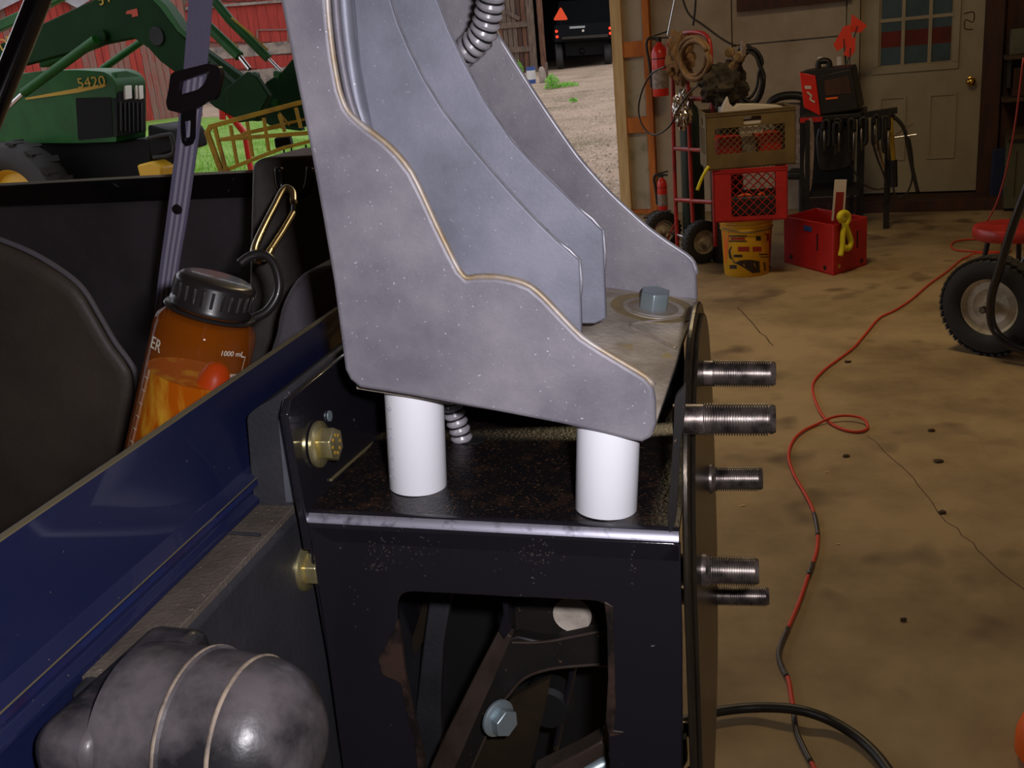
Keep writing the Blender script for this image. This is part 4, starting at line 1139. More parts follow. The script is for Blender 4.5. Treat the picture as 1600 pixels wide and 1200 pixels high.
# --- red bin on the floor, corner towards us
b1 = fl(1225, 410); b2 = fl(1302, 431); b3 = fl(1354, 414); b4 = b1 + b3 - b2; b4.z = 0
bt_ = onp(1302, 352, b2, NW).z
bnn = thing('tool_bin', 'red open plastic bin on the floor with round holes', 'bin', (b1 + b3) / 2)
cor = [b1, b2, b3, b4]; hts = [bt_ * .98, bt_, bt_ * .98, bt_ * .98]
obj('bin_floor', prism([Vector((p.x, p.y, .001)) for p in cor], UP * .008), 'redc', bnn)
for i in range(4):
    a, b = cor[i], cor[(i + 1) % 4]; e = (b - a); n_ = Vector((-e.y, e.x, 0)).normalized()
    if n_.dot((b1 + b3) / 2 - a) < 0: n_ = -n_
    W_ = obj('bin_wall', prism([a, b, b + UP * hts[(i + 1) % 4], a + UP * hts[i]], n_ * .012), 'redc', bnn, bevel=.003)
    if i in (0, 1):
        for s_, z_, r_ in ((.16, .16, .014), (.84, .12, .014), (.5, .45, .0)):
            if r_: obj('bolt_hole', lathe([(0, 0), (r_, 0), (r_, .002), (0, .002)], a + e * s_ + UP * bt_ * z_ - n_ * .0005, -n_, 14), 'bblk' if s_ > .5 or i == 0 else 'brass', W_)
        obj('slot', box(a + e * .68 + UP * bt_ * .42 - n_ * .001, e.normalized() * .012, -n_ * .001, UP * .10), 'void', W_)
obj('blue_sticker', box(b1 + (b2 - b1) * .42 + UP * bt_ * .78, (b2 - b1) * .16, (b2 - b1).cross(UP).normalized() * -.003 if False else (b2 - b1).cross(UP).normalized() * .003, UP * .03), 'bluep', bnn)
mid = (b1 + b3) / 2
st0 = onp(1312, 336, mid, NW)
stk = thing('marker_board', 'white board with red lower half standing in the red bin', 'board', st0 - UP * .15)
obj('board', prism(PX([(1299, 345), (1304, 281), (1323, 281), (1319, 345)], lambda x, y: onp(x, y, mid, NW)), NB * .012), 'paper', stk, bevel=.001)
obj('red_panel', prism(PX([(1302.5, 345), (1306.5, 300), (1319, 300), (1315.5, 345)], lambda x, y: onp(x, y, mid + NW * .001, NW)), NW * .002), 'bred', stk)
# yellow ribbon over the bin edge
bf = lambda x, y: onp(x, y, (b2 + b3) / 2 - (b3 - b2).cross(UP).normalized() * -.02, (b3 - b2).cross(UP).normalized())
rb = [(1316, 345), (1312, 339), (1316, 333), (1323, 334), (1325, 342), (1321, 352), (1325, 364), (1329, 378), (1325, 388), (1318, 386)]
rt = thing('yellow_glove', 'bright yellow ribbon tied over the edge of the red bin', 'ribbon', bf(1318, 398))
obj('bow', tube(smooth_pts(PX(rb, bf), 4), .018, 8), 'ribbon', rt, smooth=180)
obj('tail', tube(smooth_pts(PX([(1320, 348), (1317, 365), (1316, 385), (1313, 400)], bf), 4), .016, 8), 'ribbon', rt, smooth=180)
rt.name = 'yellow_ribbon'

# --- welder on its cart, with hanging clamps
WO = .95
wf_ = lambda x, y, o_=WO: wl(x, y, o_)
cartp = wf_(1310, 335)
cart = thing('welding_cart', 'black steel cart with tall legs and clamp rail in front of the door', 'cart', Vector((cartp.x, cartp.y, 0)))
def leg(x, y0, y1, o_, wd=.03, m='bblk'):
    a = wf_(x, y0, o_); b = Vector((a.x, a.y, 0.001))
    obj('leg', bar(a, b, wd, wd, up=NW), m, cart)
leg(1255, 188, 0, WO - .1, .035); leg(1346, 185, 0, WO, .045); leg(1389, 185, 0, WO, .038); leg(1262, 188, 0, WO + .25, .03); leg(1332, 190, 0, WO - .3, .03)
obj('top_shelf', prism(PX([(1248, 184), (1346, 176), (1346, 184), (1248, 192)], lambda x, y: wf_(x, y, WO + .2)), NB * .5), 'bblk', cart, bevel=.004)
obj('clamp_rail', bar(wf_(1335, 182), wf_(1402, 172), .035, .04), 'bblk', cart, bevel=.003)
zsh = wf_(1300, 300).z
obj('lower_shelf', prism([Vector((p.x, p.y, max(zsh, .25))) for p in (wf_(1252, 200, WO + .2), wf_(1345, 200, WO + .2), wf_(1345, 200, WO - .3), wf_(1252, 200, WO - .3))], UP * .02), 'bblk', cart)
obj('back_sheet', prism([Vector((p.x, p.y, z)) for p, z in ((wf_(1250, 200, WO - .35), .25), (wf_(1335, 200, WO - .35), .25), (wf_(1335, 200, WO - .35), .86), (wf_(1250, 200, WO - .35), .86))], NW * .01), 'bblk', cart)
we = thing('welder', 'red and black welding machine with a top handle on the cart', 'welder', wf_(1300, 184, WO + .05))
side = PX([(1249, 114), (1272, 121), (1280, 180), (1256, 178)], lambda x, y: wf_(x, y, WO + .26))
sA = wf_(1272, 121, WO + .2); sB = wf_(1278, 184, WO + .2); 
frn = PX([(1274, 118), (1330, 106), (1343, 172), (1281, 181)], lambda x, y: wf_(x, y, WO + .2))
obj('case', prism(frn, NB * .42), 'bblk', we, bevel=.012, seg=3)
obj('front_panel', prism(PX([(1249, 113), (1274, 118), (1282, 181), (1256, 168)], lambda x, y: wf_(x, y, WO + .205)), NB * .06), 'redx', we, bevel=.004)
obj('top_cover', prism(PX([(1249, 113), (1276, 108), (1330, 104), (1330, 108), (1275, 120)], lambda x, y: wf_(x, y, WO + .2)), NB * .36), 'bblk', we, bevel=.004)
obj('top_handle', tube(smooth_pts(PX([(1279, 108), (1279, 98), (1287, 95), (1295, 97), (1296, 108)], lambda x, y: wf_(x, y, WO + .05)), 3), .02, 8), 'bblk', we, smooth=180)
obj('badge', prism(PX([(1257, 134), (1267, 134), (1268, 139), (1258, 139)], lambda x, y: wf_(x, y, WO + .207)), NW * .002), 'paper', we)
obj('badge', tube(smooth_pts(PX([(1261, 144), (1268, 150), (1266, 155), (1273, 160)], lambda x, y: wf_(x, y, WO + .209)), 3), .006, 6), 'paper', we, label='white lightning-like stripe')
obj('vent_band', prism(PX([(1290, 153), (1309, 151), (1309, 154), (1290, 156)], lambda x, y: wf_(x, y, WO + .203)), NW * .003), 'orangep', we, label='small orange strip on the black front')
obj('welder_window', prism(PX([(1288, 126), (1326, 118), (1330, 146), (1290, 150)], lambda x, y: wf_(x, y, WO + .202)), NW * .003), 'dark_wood', we, bevel=.002)
obj('front_tray', prism(PX([(1250, 185), (1285, 183), (1285, 190), (1250, 192)], lambda x, y: wf_(x, y, WO + .24)), NB * .06), 'redc', we)
# hanging clamps: C-shapes of iron
def clamp(x, y, hpx, wpx, o_, m, label, mirror=1):
    a = wf_(x, y, o_)
    f = lambda dx, dy: wf_(x + dx * wpx * mirror, y + dy * hpx, o_)
    t = thing('clamp', label, 'clamp', wf_(x, y + hpx, o_), 'clamps hanging on the welding cart')
    obj('clamp_frame', tube(smooth_pts([f(1, .30), f(.98, .05), f(.5, 0), f(.05, .05), f(0, .4), f(.04, .72), f(.4, .80)], 3), .013, 6), m, t, smooth=180)
    obj('screw', tube([f(.9, .25), f(.86, .95)], .008, 6), 'ssteel', t, smooth=180)
    obj('screw_handle', tube([f(.70, .93), f(1.02, .97)], .005, 6), 'ssteel', t)
    return t
desc = ['leftmost short clamp hanging under the welder', 'clamp second from left under the welder, dark frame', 'pale screwed clamp hanging below the welder middle', 'dark clamp hanging below the welder front edge',
        'long clamp hanging just left of the thick cart leg', 'slim clamp hanging right of the thick cart leg', 'clamp at the middle of the clamp rail', 'clamp near the right end of the clamp rail', 'clamp hanging on the right post of the cart']
for k, (x, y, h_, w__) in enumerate(((1285, 190, 38, 10), (1296, 188, 50, 9), (1303, 192, 46, 9), (1314, 186, 56, 10), (1326, 186, 66, 9), (1354, 184, 52, 9), (1364, 182, 56, 9), (1374, 180, 48, 8), (1380, 182, 70, 9))):
    clamp(x, y, h_, w__, WO + .22 + .02 * (k % 3), 'bblk', desc[k], -1 if k % 2 else 1)
tag(obj('leather_apron', prism(smooth_pts(PX([(1262, 192), (1270, 190), (1272, 230), (1268, 290), (1262, 300), (1256, 260)], lambda x, y: wf_(x, y, WO + .25)), 3, closed=True), NB * .02), 'label_x'), 'grey cloth strip hanging at the left end of the cart', 'cloth')
cc = thing('cloth_bundle', 'dark jacket-like cloth hanging on the cart below the welder', 'cloth', wf_(1300, 300, WO + .1))
obj('cloth', prism(smooth_pts(PX([(1278, 200), (1330, 196), (1334, 250), (1328, 262), (1300, 268), (1280, 262)], lambda x, y: wf_(x, y, WO + .12)), 3, closed=True), NB * .08), 'bblk', cc, bevel=.02)
# welding torch and hoses at the right
wt = lambda x, y: wf_(x, y, WO + .12)
tor = thing('welding_torch', 'welding torch with yellowish body hanging on the right cart post', 'torch', wt(1397, 292))
obj('torch_knob', lathe([(0, 0), (.03, .004), (.03, .012), (.012, .02), (.012, .05), (0, .05)], wt(1391, 178), -UP * 1 + NW * .1, 14), 'bblk', tor, smooth=50)
obj('torch_body', tube(PX([(1391, 180), (1393, 215), (1396, 250)], wt), .016, 10), 'hyellow', tor, smooth=60)
obj('torch_grip', tube(PX([(1396, 250), (1397, 292)], wt), .024, 10), 'bblk', tor, smooth=60)
obj('prong', tube(PX([(1397, 214), (1411, 203), (1427, 194)], wt), .006, 8), 'chrome', tor, smooth=60)
obj('prong', tube(PX([(1397, 215), (1413, 213), (1432, 210)], wt), .006, 8), 'chrome', tor, smooth=60)
for nm, pts, r in (('black welding hose draped from the cart top to the lower right, thickest of the hoses', [(1395, 182), (1405, 190), (1414, 205), (1420, 235), (1427, 270), (1434, 300)], .012),
                   ('thin dark cable making a low loop below the torch', [(1396, 292), (1398, 303), (1406, 309), (1418, 300), (1425, 280), (1426, 250), (1421, 215)], .006),
                   ('thin cable sagging between the two cart posts', [(1326, 250), (1336, 270), (1350, 288), (1372, 296), (1388, 290)], .006),
                   ('cable hanging in a long bow from the clamp rail', [(1362, 215), (1370, 245), (1380, 270), (1386, 290)], .007),
                   ('tan hose hanging beside the right cart post', [(1375, 195), (1372, 220), (1376, 245), (1382, 262)], .007)):
    tag(obj('welding_hose', tube(smooth_pts(PX(pts, lambda x, y: wt(x, y)), 5), r, 8), 'tan' if 'tan' in nm else 'hose', smooth=180), nm, 'hose')
# orange marker flags and cut flowers-like stakes
for i, (pts, lab) in enumerate((([(1331, 22), (1355, 40), (1345, 51), (1328, 50)], 'topmost orange marker flag beside the door'), ([(1318, 42), (1328, 38), (1332, 62), (1322, 72), (1308, 80), (1302, 70)], 'large crumpled orange marker flag above the welder'), ([(1326, 62), (1337, 58), (1336, 80), (1328, 90), (1318, 86)], 'lower right orange marker flag above the welder'))):
    f_ = lambda x, y, i=i: wl(x, y, .55 + .04 * i)
    t = thing('marker_flag', lab, 'flag', f_(1322, 112))
    g_ = prism(PX(pts, f_), NB * .003)
    obj('flag', g_, 'flag', t)
    obj('stake', tube([f_(sum(p[0] for p in pts) / len(pts), sum(p[1] for p in pts) / len(pts)), f_(1318 + 4 * i, 118)], .004, 6), 'bblk', t)
for i, x in enumerate((1283, 1313)):
    tag(obj('yellow_tube', tube([wl(x, 114, .5), wl(x, 88, .5)], .025, 10), 'paper', smooth=60), ('cream tube standing behind the welder, left one', 'cream tube standing behind the welder, by the flags')[i], 'tube')
# --- red round stool
sz = .40
sc_ = onp(1582, 352, V(0, 0, sz), UP); sr = .17
stl = thing('stool', 'low red round stool at the right edge', 'stool', Vector((sc_.x, sc_.y, 0)))
obj('seat', lathe([(0, -.055), (sr * .97, -.055), (sr, -.048), (sr, -.008), (sr * .97, 0), (0, .002)], sc_, UP, 40), 'red', stl, smooth=40)
for k in range(4):
    a = pi / 4 + k * pi / 2
    obj('leg', tube([Vector((sc_.x + cos(a) * .10, sc_.y + sin(a) * .10, sz - .05)), Vector((sc_.x + cos(a) * .15, sc_.y + sin(a) * .15, .008))], .012, 8), 'bblk', stl, smooth=60)
# red cable from above to the stool
tag(obj('hanging_red_cord', tube(smooth_pts(PX([(1599, 90), (1588, 180), (1578, 240), (1566, 290), (1556, 320), (1543, 345)], lambda x, y: onp(x, y, sc_, NW)), 4), .004, 8), 'bred', smooth=180), 'thin red cord running down to the red stool', 'cord')
tag(obj('navy_cloth', cbox(wl(1560, 278, .2), UW * .10, NW * .03, UP * .42), 'bluebit', bevel=.015), 'navy cloth hanging between the door and the cabinet', 'cloth')
# cabinet and shelf at the right edge
cbp = wl(1585, 330, .12); cbx = thing('cabinet', 'grey-green cabinet standing against the wall right of the door', 'cabinet', Vector((cbp.x, cbp.y, 0)))
s0 = s_of(1562, 200, .1); zc = wl(1580, 213, .4).z
obj('body', box(S(s0 + .04, .02, .02), UW * .40, NW * .38, UP * (zc - .04)), 'cab', cbx, bevel=.004)
obj('top', box(S(s0 + .04, .02, zc - .02), UW * .44, NW * .42, UP * .03), 'shelf', cbx, bevel=.003)
obj('foot_rail', box(S(s0 + .06, .04, 0.0), UW * .36, NW * .34, UP * .022), 'bblk', cbx)
for k in range(4): obj('groove_strip', box(S(s0 + .10 + k * .08, .402, .1), UW * .008, NW * .004, UP * (zc - .2)), 'shelf', cbx)
sh = thing('wall_shelf', 'dark wall shelf with boxes right of the door', 'shelf', wl(1580, 85, .1))
z1 = wl(1580, 85, .2).z
obj('shelf_board', box(S(s0, .02, z1 - .03), UW * .44, NW * .28, UP * .025), 'shelf', sh)
obj('shelf_bracket', box(S(s0 + .02, .02, z1 - .22), UW * .025, NW * .22, UP * .19), 'bblk', sh)
for k, (sx, wd, hh, m, lb) in enumerate(((.03, .12, .17, 'cab', 'pale jar-like box at the left end of the wall shelf'), (.19, .05, .22, 'bblk', 'narrow black box on the wall shelf'), (.26, .10, .16, 'label_x', 'grey wide box on the wall shelf'))):
    tag(obj('storage_box', box(S(s0 + sx, .05, z1 - .0045), UW * wd, NW * .18, UP * hh), m, bevel=.006), lb, 'box')
z2 = wl(1580, 158, .2).z
s2 = thing('wall_shelf', 'lower dark shelf above the grey-green cabinet', 'shelf', wl(1580, 160, .1))
obj('shelf_board', box(S(s0 - .0, .02, z2), UW * .44, NW * .25, UP * .025), 'shelf', s2)
tag(obj('storage_box', box(S(s0 + .06, .05, z2 + .026), UW * .33, NW * .16, UP * .20), 'dark_wood', bevel=.006), 'brown box on the lower shelf right of the door', 'box')

# --- big pneumatic wheel with bent black tube, right edge
wc_ = fl(1546, 558); wdir = (Vector((wc_.x, wc_.y, 0))).normalized()
wR_ = .205
wx = Matrix.Rotation(radians(-24), 3, 'Z') @ (-wdir)
wcc = wc_ + wdir * .05; wcc.z = wR_ + .002
cw = thing('wheeled_cart', 'black tube cart wheel with chunky tyre and pale rim at the right edge', 'cart wheel', Vector((wcc.x, wcc.y, 0)))
tyre_wheel(wcc, wx, wR_, .10, cw, 'rimw', lugs=44)
wq = lambda x, y: onp(x, y, wcc + wx * .085, wx)
obj('fork_tube', tube(smooth_pts(PX([(1625, 235), (1600, 305), (1580, 360), (1562, 420), (1550, 460), (1548, 495), (1556, 518), (1580, 540), (1640, 560)], wq), 5), .017, 12), 'black', cw, smooth=180, label='bent glossy black fork tube')
obj('fork_tube', tube(smooth_pts([wcc - wx * .1 + UP * .0, wcc - wx * .1 + UP * .35 + UW * .15, wcc - wx * .1 + UP * .7 + UW * .35], 4), .015, 12), 'black', cw, smooth=180)
obj('axle', tube([wcc - wx * .11, wcc + wx * .09], .010, 12), 'ssteel', cw, smooth=60)
obj('axle_nut', hexring(wcc + wx * .075, wx, .016, .012), 'bblk', cw)
obj('cross_tube', tube([wq(1640, 560), wq(1640, 560) - wx * .18], .014, 10), 'black', cw, smooth=60)

# --- red extension cord with taped stretches, on the floor
cpx = [(1700, 392), (1640, 382), (1580, 377), (1520, 374), (1494, 377), (1486, 384), (1495, 391), (1530, 393), (1560, 393), (1580, 391), (1560, 398), (1525, 399), (1510, 402), (1500, 407), (1480, 424), (1452, 444), (1424, 468), (1398, 485), (1374, 497), (1354, 520), (1334, 543), (1312, 560), (1288, 578), (1272, 596), (1270, 612), (1277, 634), (1286, 650), (1302, 664), (1325, 673), (1346, 674), (1356, 667), (1348, 659), (1325, 655), (1300, 657), (1276, 663), (1254, 674), (1239, 689), (1232, 712), (1240, 740), (1256, 768), (1270, 796), (1277, 825), (1277, 855), (1270, 880), (1261, 905), (1249, 940), (1234, 975), (1222, 1002), (1217, 1022), (1222, 1042), (1232, 1062), (1236, 1085), (1240, 1110), (1244, 1140), (1254, 1165), (1268, 1192), (1285, 1225)]
cpt = [fl(x, y, .0065) for x, y in cpx]
cpt[31].z += .012; cpt[32].z += .014; cpt[33].z += .012; cpt[10].z += .012; cpt[11].z += .012
sm = smooth_pts(cpt, 5)
cd = thing('extension_cord', 'long red extension cord snaking across the concrete floor with taped stretches', 'cord', cpt[40] - UP * .0065)
obj('cord_sheath', tube(sm, .0052, 8), 'cord', cd, smooth=180)
def ypix(p):
    q = RM.transposed() @ (p - CAMP); return 600 - FPX * q[1] / -q[2]
for lo, hi in ((800, 838), (876, 905), (978, 1060), (1112, 1195)):
    seg_ = [p for i, p in enumerate(sm) if i > 200 and lo <= ypix(p) <= hi]
    if len(seg_) > 2: obj('tape_wrap', tube(seg_, .0062, 8), 'tape', cd, smooth=180)
hz_ = [fl(x, y, z) for x, y, z in ((1040, 1136, .02), (1075, 1124, .02), (1120, 1112, .02), (1170, 1106, .02), (1220, 1106, .028), (1260, 1112, .03), (1300, 1127, .02), (1340, 1152, .014), (1370, 1180, .013), (1395, 1215, .013), (1410, 1250, .013))]
tag(obj('rubber_hose', tube(smooth_pts(hz_, 5), .0105, 12), 'hose', smooth=180), 'thick black rubber hose arching over the floor at the bottom', 'hose')
flo = bpy.data.objects['floor']
def crack(pts, wd):
    P_ = [fl(x, y, .0006) for x, y in pts]; bm = bmesh.new(); prev = None
    Q = []
    for a, b in zip(P_, P_[1:]):
        for k in range(5): Q.append(a.lerp(b, k / 5) + Vector((random.uniform(-1, 1), random.uniform(-1, 1), 0)) * .008)
    for i, p in enumerate(Q):
        n_ = (Q[min(i + 1, len(Q) - 1)] - Q[max(i - 1, 0)]).normalized(); n_ = Vector((-n_.y, n_.x, 0)) * wd
        a = bm.verts.new(p - n_); b = bm.verts.new(p + n_)
        if prev: bm.faces.new((prev[0], a, b, prev[1]))
        prev = (a, b)
    return obj('crack', bm, 'dark_wood', flo)
crack([(1355, 680), (1425, 745), (1480, 815), (1540, 868), (1640, 960)], .0012)
crack([(1150, 480), (1190, 520), (1215, 545)], .0025)
for k_, (x, y, s_) in enumerate(((1455, 672, .012), (1466, 720, .016), (1472, 800, .012), (1325, 565, .014), (1322, 712, .012), (1412, 968, .008))):
    crumple(fl(x, y, .004), (s_, s_ * .7, .005), .5, k_, 'shelf', 'dirt_clod', ['small dark dirt clod on the floor right of the cord loop', 'flat dark dirt clod below the first one right of the cord loop', 'lone dirt clod on the floor crack at the right', 'dark dirt clod beside the cord upper bend', 'tiny dirt clod inside the cord bend', 'tiny dirt clod near the bottom right floor'][k_], 'dirt', sub=2)
op = fl(1598, 1195)
og = thing('leaf_blower', 'orange rounded plastic tool body at the bottom right corner', 'tool', op)
og.name = 'orange_tool'
obj('housing', lathe([(0, 0), (.05, 0), (.062, .02), (.062, .06), (.05, .10), (.02, .12), (0, .12)], op + Vector((.052, .0, 0)), UP, 28), 'orangep', og, smooth=60)
obj('grey_knob', lathe([(0, 0), (.03, 0), (.03, .05), (0, .05)], op + Vector((.075, .05, .10)), UP, 20), 'plastic', og, smooth=60)
for x, y, s_ in ((1292, 738, .006), (1160, 790, .008), (1310, 850, .005)):
    tag(obj('wood_chip', cbox(fl(x, y, .0015), Vector((s_ * 2, s_ * .5, 0)), Vector((-s_ * .2, s_ * .6, 0)), UP * .002), 'pale_wood'), 'tiny pale wood chip on the floor %s' % {1292: 'inside the cord bend', 1160: 'beside the third stud', 1310: 'right of the taped cord'}[x], 'chip')

# ================================================================== OUTSIDE
def vplane(p, ang):
    """vertical plane through p, facing the camera side, turned by ang degrees"""
    d = Vector((p.x, p.y, 0)).normalized(); n = -(Matrix.Rotation(radians(ang), 3, 'Z') @ d)
    return (lambda x, y, o_=0.0: onp(x, y, Vector((p.x, p.y, 0)) + n * o_, n)), n


# ---- red barn, near weathered gable and farther red wing
gA = hit_ground(230, 192); fA, nA = vplane(gA, 14)
gB = hit_ground(430, 150); fB, nB = vplane(gB, 4)
rb_ = thing('red_barn', 'long red board barn behind the green tractor, weathered in the middle', 'barn', gA)
def board_wall(f, n, x0, x1, ytop, ybot, nb, m, parent, name='board', jit=.02, gap=.012, base=None, th=.05):
    for i in range(nb):
        xa = x0 + (x1 - x0) * i / nb; xb = x0 + (x1 - x0) * (i + 1) / nb
        yt = ytop(xa) if callable(ytop) else ytop; yb = ybot(xa) if callable(ybot) else ybot
        a = f((xa + xb) / 2, (yt + yb) / 2); sd = (f(xb, (yt + yb) / 2) - f(xa, (yt + yb) / 2)); sd.z = 0
        wdt = sd.length - gap; e = sd.normalized()
        zt_ = f((xa + xb) / 2, yt).z; zb_2 = f((xa + xb) / 2, yb).z
        if base is not None: zb_2 = base
        o_ = n * (random.uniform(0, jit))
        mm = random.choice(m) if isinstance(m, (list, tuple)) else m
        obj(name, box(Vector((a.x, a.y, zb_2)) - e * wdt / 2 + o_, e * wdt, n * th, UP * (zt_ - zb_2)), mm, parent)
zA = gA.z - .1
obj('backing', prism([fA(-140, 150, -.05), fA(290, 150, -.05), fA(290, 150, -.05) * 1, fA(290, -160, -.05), fA(-140, -160, -.05)][:2] + [fA(290, -160, -.05), fA(-140, -160, -.05)], -nA * .1), 'oldwood', rb_)
board_wall(fA, nA, -140, 158, -150, 200, 26, ['barn', 'barn', 'barn', 'barn_worn'], rb_, base=zA)
board_wall(fA, nA, 158, 288, -150, 200, 13, ['barn_worn', 'barn_worn', 'barn'], rb_, base=zA)
zB0 = fB(430, 150).z
obj('foundation', box(Vector((*fB(270, 100, -.02).xy, zB0 - .3)), Vector((*(fB(620, 100, -.02) - fB(270, 100, -.02)).xy, 0)), nB * .15, UP * (fB(430, 106).z - zB0 + .3)), 'stone', rb_)
board_wall(fB, nB, 280, 620, 86, 108, 20, 'barn', rb_)
obj('grey_band', box(Vector((*fB(270, 80, -.02).xy, fB(430, 85).z)), Vector((*(fB(620, 80, -.02) - fB(270, 80, -.02)).xy, 0)), nB * .10, UP * (fB(430, 66).z - fB(430, 85).z)), 'stone', rb_)
board_wall(fB, nB, 280, 620, 4, 66, 22, 'barn', rb_)
obj('wing_backing', prism(PX([(262, 160), (640, 160), (640, -160), (262, -160)], lambda x, y: fB(x, y, -.02)), -nB * .1), 'barn_worn', rb_)
obj('eave_board', box(Vector((*fB(270, 4, .02).xy, fB(430, 5).z)), Vector((*(fB(620, 4, .02) - fB(270, 4, .02)).xy, 0)), nB * .16, UP * .10), 'stone', rb_)
board_wall(fB, nB, 280, 620, -140, 2, 22, 'barn', rb_)
bm = bmesh.new()
for (xa, ya, xb, yb) in ((402, 47, 402, 66), (402, 47, 450, 46), (450, 46, 450, 66)):
    bar(fB(xa, ya, .08), fB(xb, yb, .08), .07, .05, up=nB, bm=bm)
obj('door_frame', bm, 'barn_worn', rb_)
obj('roof', prism(PX([(-140, 84), (0, 16), (34, -1), (70, -45), (-140, -120)], lambda x, y: fA(x, y, .2)), nA * .15), 'grey_roof', rb_)
obj('roof', prism(PX([(80, -60), (91, -2), (119, 13), (142, -1), (170, -60)], lambda x, y: fA(x, y, .2)), nA * .15), 'grey_roof', rb_)

# ---- green tractor
Tc = at(181, 160, 9.3)
TD_ = Vector((cos(radians(-24)), sin(radians(-24)), 0))       # heading
TN = Vector((sin(radians(-24)), -cos(radians(-24)), 0))       # near side normal
ts = lambda x, y, o_=0.0: onp(x, y, Tc + TN * o_, TN)
tf = lambda x, y, o_=0.0: onp(x, y, Tc + TD_ * o_, TD_)
tg0 = ts(60, 300); tgz = gz_(tg0.x, tg0.y)
tr = thing('tractor', 'green tractor with yellow stripe and front loader, parked outside at the left', 'tractor', Vector((tg0.x, tg0.y, tgz)))
HW = -TN * .40
hood = rounded(PX([(-60, 118), (30, 116), (60, 111), (120, 109), (165, 112), (181, 127), (182, 165), (182, 222), (118, 224), (-60, 224)], ts), [.02, .1, .1, .1, .15, .05, 0, .02, .02, .02], 3)
obj('hood', prism(hood, HW), 'tgreen', tr, bevel=.045, seg=4, ang=30)
obj('headlamp_cap', prism(PX([(181, 127), (182, 112), (198, 110), (222, 118), (225, 125), (224, 127)], lambda x, y: tf(x, y, .02)), -TD_ * .1), 'tgreen', tr, bevel=.02)
obj('grille', prism(PX([(183, 128), (226, 127), (229, 205), (184, 214)], lambda x, y: tf(x, y, .03)), -TD_ * .06), 'tblack', tr, bevel=.008)
for (xa, xb) in ((195, 206), (212, 215), (217, 224)):
    obj('headlamp', prism(PX([(xa, 134), (xb, 133), (xb + 1, 154), (xa + 1, 156)], lambda x, y: tf(x, y, .05)), -TD_ * .03), 'lens', tr, bevel=.006)
for k in range(6):
    x = 188 + k * 6.5
    obj('grille_bar', prism(PX([(x, 160), (x + 1.6, 160), (x + 2.2, 205), (x + .8, 205)], lambda x, y: tf(x, y, .045)), -TD_ * .02), 'tyre', tr)
obj('side_grille', prism(rounded(PX([(118, 153), (174, 152), (176, 214), (122, 219)], lambda x, y: ts(x, y, .006)), .02, 3), -TN * .02), 'tblack', tr)
obj('stripe', prism(PX([(40, 153), (120, 138), (167, 132), (163, 136), (120, 145), (40, 156)], lambda x, y: ts(x, y, .006)), -TN * .01), 'decal', tr)
p5 = ts(122, 138, .010)
text_obj('number_decal', '5420', .13, p5, TD_, UP, 'decal', tr, .002, 1.35)
obj('chassis', prism(PX([(-60, 224), (182, 222), (232, 218), (236, 245), (228, 290), (-60, 300)], lambda x, y: ts(x, y, -.1)), -TN * .5), 'tblack', tr, bevel=.01)
obj('front_weight', prism(PX([(230, 195), (262, 203), (268, 214), (272, 236), (236, 248), (231, 225)], lambda x, y: ts(x, y, -.05)), -TN * .5), 'tblack', tr, bevel=.02)
obj('guard_bar', tube(smooth_pts(PX([(232, 216), (262, 210), (268, 214), (270, 240), (240, 246)], lambda x, y: ts(x, y, .02)), 3), .018, 8), 'tyre', tr, smooth=180)
obj('axle_hub', prism(PX([(213, 258), (236, 252), (252, 262), (252, 300), (224, 300)], lambda x, y: ts(x, y, .1)), -TN * .2), 'tyellow', tr, bevel=.02)
wcT = ts(38, 318, .28)
fw = tyre_wheel(wcT, TN, .60, .34, tr, 'tyellow', lugs=16, name='front_wheel')
wl2 = ts(-260, 280, .35); wl2.z = tgz + .80
tyre_wheel(wl2, TN, .80, .42, tr, 'tyellow', lugs=20, name='rear_wheel')
obj('far_wheel', lathe([(.3, -.17), (.55, -.17), (.6, -.08), (.6, .08), (.55, .17), (.3, .17), (.3, -.17)], ts(225, 318, -.9), TN, 28), 'tyre', tr, smooth=40)
obj('fender_box', prism(PX([(-80, 60), (-60, 60), (-58, 230), (-80, 230)], ts), HW), 'tgreen', tr)
# loader
arm = [(-80, 104), (0, 68), (72, 34), (140, 2), (172, -14), (222, -16), (250, 10), (275, 46), (300, 72), (345, 115), (385, 150), (410, 178), (404, 190), (372, 188), (335, 168), (310, 146), (282, 120), (250, 96), (232, 76), (209, 60), (178, 66), (150, 72), (105, 84), (60, 96), (0, 112), (-80, 150)]
la = lambda x, y, o_=.62: ts(x, y, o_)
obj('loader_arm', prism(smooth_pts(PX(arm, la), 1, closed=True), -TN * .09), 'tgreen_d', tr, bevel=.012)
arm2 = [(-80, 58), (0, 30), (40, 12), (90, -12), (150, -40), (150, -28), (72, 12), (44, 28), (0, 48), (-80, 84)]
obj('loader_arm', prism(PX(arm2, lambda x, y: ts(x, y, -1.1)), -TN * .09), 'tgreen', tr, bevel=.012)
arm3 = [(275, 46), (350, 100), (385, 125), (455, 180), (470, 205), (430, 200), (380, 160), (330, 120), (280, 75)]
obj('loader_arm', prism(PX(arm3, lambda x, y: ts(x, y, -.2)), -TN * .09), 'tgreen_d', tr, bevel=.012)
obj('arm_edge_plate', prism(PX([(222, -16), (228, -20), (258, 8), (283, 44), (310, 70), (306, 74), (277, 49), (250, 12)], lambda x, y: la(x, y, .63)), -TN * .12), 'tgreen', tr, bevel=.004)
obj('cross_member', prism(PX([(58, 82), (100, 72), (145, 54), (158, 58), (150, 72), (62, 106)], lambda x, y: ts(x, y, .3)), -TN * .12), 'tgreen', tr, bevel=.01)
